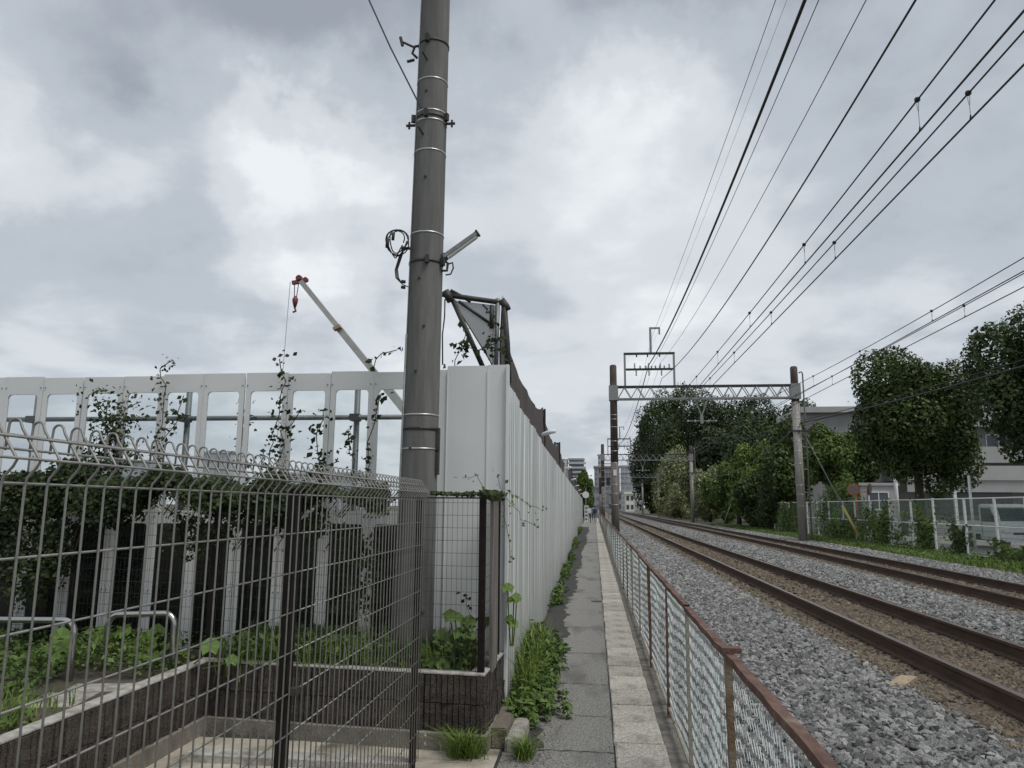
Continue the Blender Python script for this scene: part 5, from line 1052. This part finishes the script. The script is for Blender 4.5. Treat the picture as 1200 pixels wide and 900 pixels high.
vine('pale wispy creeper drooping from the fence corner over the ribbed hoarding', [[(-.72, 5.75, 1.72), (-.60, 5.78, 1.68), (-.50, 5.8, 1.60), (-.42, 5.8, 1.58)], [(-.68, 5.75, 1.68), (-.56, 5.76, 1.5), (-.45, 5.8, 1.45)], [(-.70, 5.72, 1.7), (-.66, 5.72, 1.4), (-.64, 5.7, 1.2)], [(-.8, 5.5, 1.7), (-.85, 5.4, 1.82), (-.95, 5.3, 1.8)], [(-.7, 5.7, 1.7), (-.74, 5.7, 1.84)]], .034, 'leaf_mid', 9, 34, .03, stem_r=.002)
vine('thin climber twisting up inside the planter corner', [[(-.95, 5.25, .5), (-.86, 5.24, .85), (-.9, 5.24, 1.0)], [(-.85, 5.24, .5), (-.78, 5.24, .9)]], .035, 'leaf_vine', 10, 60, .03, stem_r=.002)
squash('large leaf shoot poking out beside the planter corner post', (-.64, 5.84, .55), 5, .05, .45, .055, 11)
# lush weeds at the hoarding foot
r3 = np.random.default_rng(3)
def stalks(name, root, bases, hts, leaf, m, per=26, lean=.35):
    P = []; Nn = []; st = MB()
    for (bx, by), h_ in zip(bases, hts):
        a = r3.uniform(0, 6.28); l = h_*lean*r3.uniform(.2, 1.3); tip = np.array([bx+l*math.cos(a)+.25*l, by+l*math.sin(a), h_]); b_ = np.array([bx, by, 0.])
        st.tube([tuple(b_), tuple(b_*.5+tip*.5+np.array([0, 0, h_*.1])), tuple(tip)], .003, 3, False)
        t_ = r3.random(per)**.7; c = b_[None]*(1-t_[:, None])+tip[None]*t_[:, None]; c[:, 2] += h_*.2*t_*(1-t_); o_ = r3.normal(0, 1, (per, 3)); o_[:, 2] *= .3; o_ = unit(o_)
        P.append(c+o_*leaf*.55); Nn.append(o_*.5+np.array([0, 0, .9]))
    stuff(st.build('stem', 'leaf_weed', root)); leaves(name, np.vstack(P), np.vstack(Nn), leaf, m, r3, root, .42, .35)
wb = thing('weed_clump', 'lush green weeds spilling over the kerb at the ribbed hoarding', 'weeds', (-.60, 6.9, 0), 0, 'weeds along the hoarding foot')
bs = []; hs = []
for k in range(300):
    yv = r3.uniform(-1.2, 1.5); xx = abs(r3.normal(0, .10))-.05+(.10 if -.9 < yv < .2 else 0)*r3.random(); bs.append((xx, yv)); hs.append(.78*(.24+.20*min(1, max(0, (yv+1.1)/1.2)))*r3.uniform(.5, 1.15)*(1-.8*min(.25, max(0, xx))/.25*.6))
stalks('foliage', wb, bs, hs, .066, 'leaf_weed')
blades('grass', [(-.05+.14*r3.random(), -.8+1.9*r3.random(), .02) for _ in range(380)], .50, .010, 'leaf_grass', r3, wb, .75)
for (x, y, s, lab) in ((-.84, 5.03, 1, 'grass tuft at the corner of the planter footing'), (-.47, 5.08, .6, 'small grass tuft beside the whitened kerb end')):
    blades('grass_tuft', [(x+rng.normal(0, .045*s), y+rng.normal(0, .04), 0) for _ in range(int(330*s))], .17*s+.03, .007, 'leaf_grass', rng, None, 1.5); tag([o for o in bpy.data.objects if o.name.startswith('grass_tuft') and 'label' not in o][0], lab, 'grass')
for i, (y, s, lab) in enumerate(((13.5, .8, 'first small weed clump beyond the lush one by the hoarding'), (18.5, 1.0, 'weed clump midway along the hoarding'), (23.5, .7, 'weed clump past the middle of the hoarding'), (31, 1.3, 'weeds two thirds along the hoarding'), (46, 1.6, 'farthest weeds at the foot of the hoarding'))):
    r_ = thing('weed_clump', lab, 'weeds', (wx(y)+.10, y, 0), 0, 'weeds along the hoarding foot'); k_ = int(40*s); stalks('foliage', r_, [(abs(r3.normal(0, .07))-.04, r3.normal(0, .9*s)) for _ in range(k_)], [r3.uniform(.08, .27)*s for _ in range(k_)], .07, 'leaf_weed', 20)
# leaf litter by the kerb
P = np.stack([rng.normal(-.42, .07, 500), rng.uniform(4.9, 7.2, 500), np.full(500, .008)], 1); stuff(leaves('leaf_litter', P, np.tile([0, 0, 1.], (500, 1)), .018, 'trackbed', rng, None, .6, .15))
P = np.stack([rng.normal(.11, .02, 260), rng.uniform(4.4, 20, 260), np.full(260, .006)], 1); stuff(leaves('path_litter', P, np.tile([0, 0, 1.], (260, 1)), .016, 'trackbed', rng, None, .6, .15))
MB().disc((.02, 13.2, .003), (0, 0, 1), .10, .006, 20).build('drain_cover', 'dark_steel'); tag(bpy.data.objects['drain_cover'], 'small round dark iron cover in the path', 'cover')

# ------------------------------------------------------------------ far things
def tower(label, loc, w_, d_, h_, m, storeys, bays, name='apartment_tower', style='grid', wm='window_dark'):
    t_ = thing(name, label, 'building', loc); MB().box(0, w_, 0, d_, 0, h_).build('wall', m, t_); MB().box(-.4, w_+.4, -.4, d_+.4, h_, h_+.8).build('roof', m, t_); fh = h_/storeys
    if style == 'bands':
        for s in range(storeys): MB().box(-.5, w_+1.2, -1.5, 0, s*fh, s*fh+fh*.45).build('balcony', 'far_pale', t_); MB().box(.2, w_-.2, -.06, -.01, s*fh+fh*.45, s*fh+fh*.95).build('window', wm, t_)
    else:
        o0 = None; bw = w_/bays
        for s in range(storeys):
            for b in range(bays):
                if o0 is None: o0 = MB().box(-bw*.3, bw*.3, -.06, .0, 0, fh*.5).build('window', wm, t_); o = o0
                else: o = inst(o0)
                o.location = ((b+.5)*bw, -.02, s*fh+fh*.3)
    return t_
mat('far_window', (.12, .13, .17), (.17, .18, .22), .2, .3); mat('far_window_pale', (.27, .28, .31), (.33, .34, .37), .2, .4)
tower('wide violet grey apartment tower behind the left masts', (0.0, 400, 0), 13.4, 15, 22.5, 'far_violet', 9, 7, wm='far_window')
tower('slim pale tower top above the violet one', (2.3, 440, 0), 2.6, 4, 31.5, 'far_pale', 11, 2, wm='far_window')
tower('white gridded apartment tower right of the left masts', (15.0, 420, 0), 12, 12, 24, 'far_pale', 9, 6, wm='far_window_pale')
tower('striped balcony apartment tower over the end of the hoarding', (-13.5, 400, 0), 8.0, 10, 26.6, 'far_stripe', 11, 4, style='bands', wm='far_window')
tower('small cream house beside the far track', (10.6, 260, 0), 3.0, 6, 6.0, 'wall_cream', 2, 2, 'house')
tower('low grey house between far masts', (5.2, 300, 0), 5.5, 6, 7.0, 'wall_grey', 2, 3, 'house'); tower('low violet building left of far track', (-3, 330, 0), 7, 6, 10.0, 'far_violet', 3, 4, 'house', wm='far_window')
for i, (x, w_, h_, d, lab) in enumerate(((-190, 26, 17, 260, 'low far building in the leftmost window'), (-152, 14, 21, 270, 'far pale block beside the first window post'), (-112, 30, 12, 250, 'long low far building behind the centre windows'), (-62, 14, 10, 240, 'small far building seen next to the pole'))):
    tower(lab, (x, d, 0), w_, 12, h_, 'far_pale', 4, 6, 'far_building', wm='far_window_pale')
yr = thing('site_shed', 'pale site shed roof visible through the windows by the pole', 'shed', (-6.2, 26, 0)); MB().box(0, 5, 0, 3, 0, 2.6).build('wall', 'wall_pale', yr); MB().add([(-.2, -.2, 2.6), (5.2, -.2, 2.6), (5.2, 3.2, 2.6), (-.2, 3.2, 2.6), (-.2, 1.5, 3.3), (5.2, 1.5, 3.3)], [(0, 1, 5, 4), (3, 4, 5, 2), (0, 4, 3), (1, 2, 5)]).build('roof', 'roof_grey', yr)
# round white sign, white ladder board at the end of the path
rs = thing('round_sign', 'round white sign on a post at the far end of the hoarding', 'sign', (-.95, 82, 0)); MB().tube([(0, 0, 0), (0, 0, 3.6)], .06, 8).build('post', 'galvanised', rs); MB().disc((.0, -.08, 2.9), (0, 1, 0), .36, .05, 24).build('face', 'white_paint', rs)
ws = thing('white_barrier', 'white slatted barrier standing at the far end of the path', 'barrier', (-.78, 72, 0))
for x in (-.16, .16): MB().box(x-.03, x+.03, -.03, .03, 0, 1.75).build('upright', 'white_paint', ws)
for z in (.2, .55, .9, 1.25, 1.6): MB().box(-.13, .13, -.02, .02, z, z+.12).build('slat', 'white_paint', ws)
# people: continuous skinned bodies
def person(label, loc, rz, shirt, legs, stride=.12, h=1.7):
    root = thing('person', label, 'person', loc, rz, None); k = h/1.7
    J = [(0, 0, .92), (0, 0, 1.15), (0, 0, 1.38), (0, 0, 1.47), (0, -.01, 1.58), (0, -.01, 1.68), (.09, 0, .88), (.10, -stride, .48), (.10, -stride*.6, .08), (.10, -stride*.6-.14, .03), (-.09, 0, .88), (-.10, stride, .48), (-.10, stride*1.6, .10), (-.10, stride*1.6-.14, .04), (.17, 0, 1.36), (.21, .04, 1.10), (.20, -.08, .86), (.20, -.11, .78), (-.17, 0, 1.36), (-.21, -.02, 1.10), (-.20, -.12, .88), (-.20, -.15, .80)]
    E_ = [(0, 1), (1, 2), (2, 3), (3, 4), (4, 5), (0, 6), (6, 7), (7, 8), (8, 9), (0, 10), (10, 11), (11, 12), (12, 13), (2, 14), (14, 15), (15, 16), (16, 17), (2, 18), (18, 19), (19, 20), (20, 21)]
    Rr = [.14, .13, .14, .06, .095, .07, .09, .065, .045, .04, .09, .065, .045, .04, .06, .045, .035, .03, .06, .045, .035, .03]
    me = bpy.data.meshes.new('body'); me.from_pydata([(x*k, y*k, z*k) for x, y, z in J], E_, []); o = link('body', me, root)
    sk = o.modifiers.new('skin', 'SKIN'); ss = o.modifiers.new('sub', 'SUBSURF'); ss.levels = 1; ss.render_levels = 1
    for i, v in enumerate(me.skin_vertices[0].data): v.radius = (Rr[i]*k, Rr[i]*k*.85); v.use_root = (i == 0)
    bpy.context.view_layer.update(); dg = bpy.context.evaluated_depsgraph_get(); m2 = bpy.data.meshes.new_from_object(o.evaluated_get(dg)); o.modifiers.clear(); o.data = m2
    m2.materials.clear()
    for nm in ('skin', shirt, legs): m2.materials.append(M[nm])
    for p in m2.polygons:
        c = p.center/k; p.material_index = 2 if c.z < .95 and abs(c.x) < .17 else (1 if .95 <= c.z < 1.46 or (c.z >= 1.0 and abs(c.x) > .15) else 0)
    MB().tube([(0, .01, 1.60*k), (0, .015, 1.66*k), (0, .01, 1.72*k), (0, 0, 1.745*k)], [.10*k, .112*k, .085*k, .02], 10).build('hair', 'hair', root, True); return root
person('person in a white top walking away at the far end of the path', (-.52, 76, 0), math.pi, 'cloth_white', 'cloth_dark'); person('person in dark clothes on the far path beside the fence', (.05, 80, 0), math.pi, 'cloth_dark', 'cloth_blue', .08, 1.66); person('person in blue clothes farther along the path', (-.15, 88, 0), math.pi, 'cloth_blue', 'cloth_dark')
person('track worker in an orange jacket standing beside the far rails', (11.0, 121, .1), .3, 'orange', 'cloth_dark', .04); person('track worker in orange overalls next to the other worker', (11.7, 123, .1), -.4, 'orange', 'orange', .05)
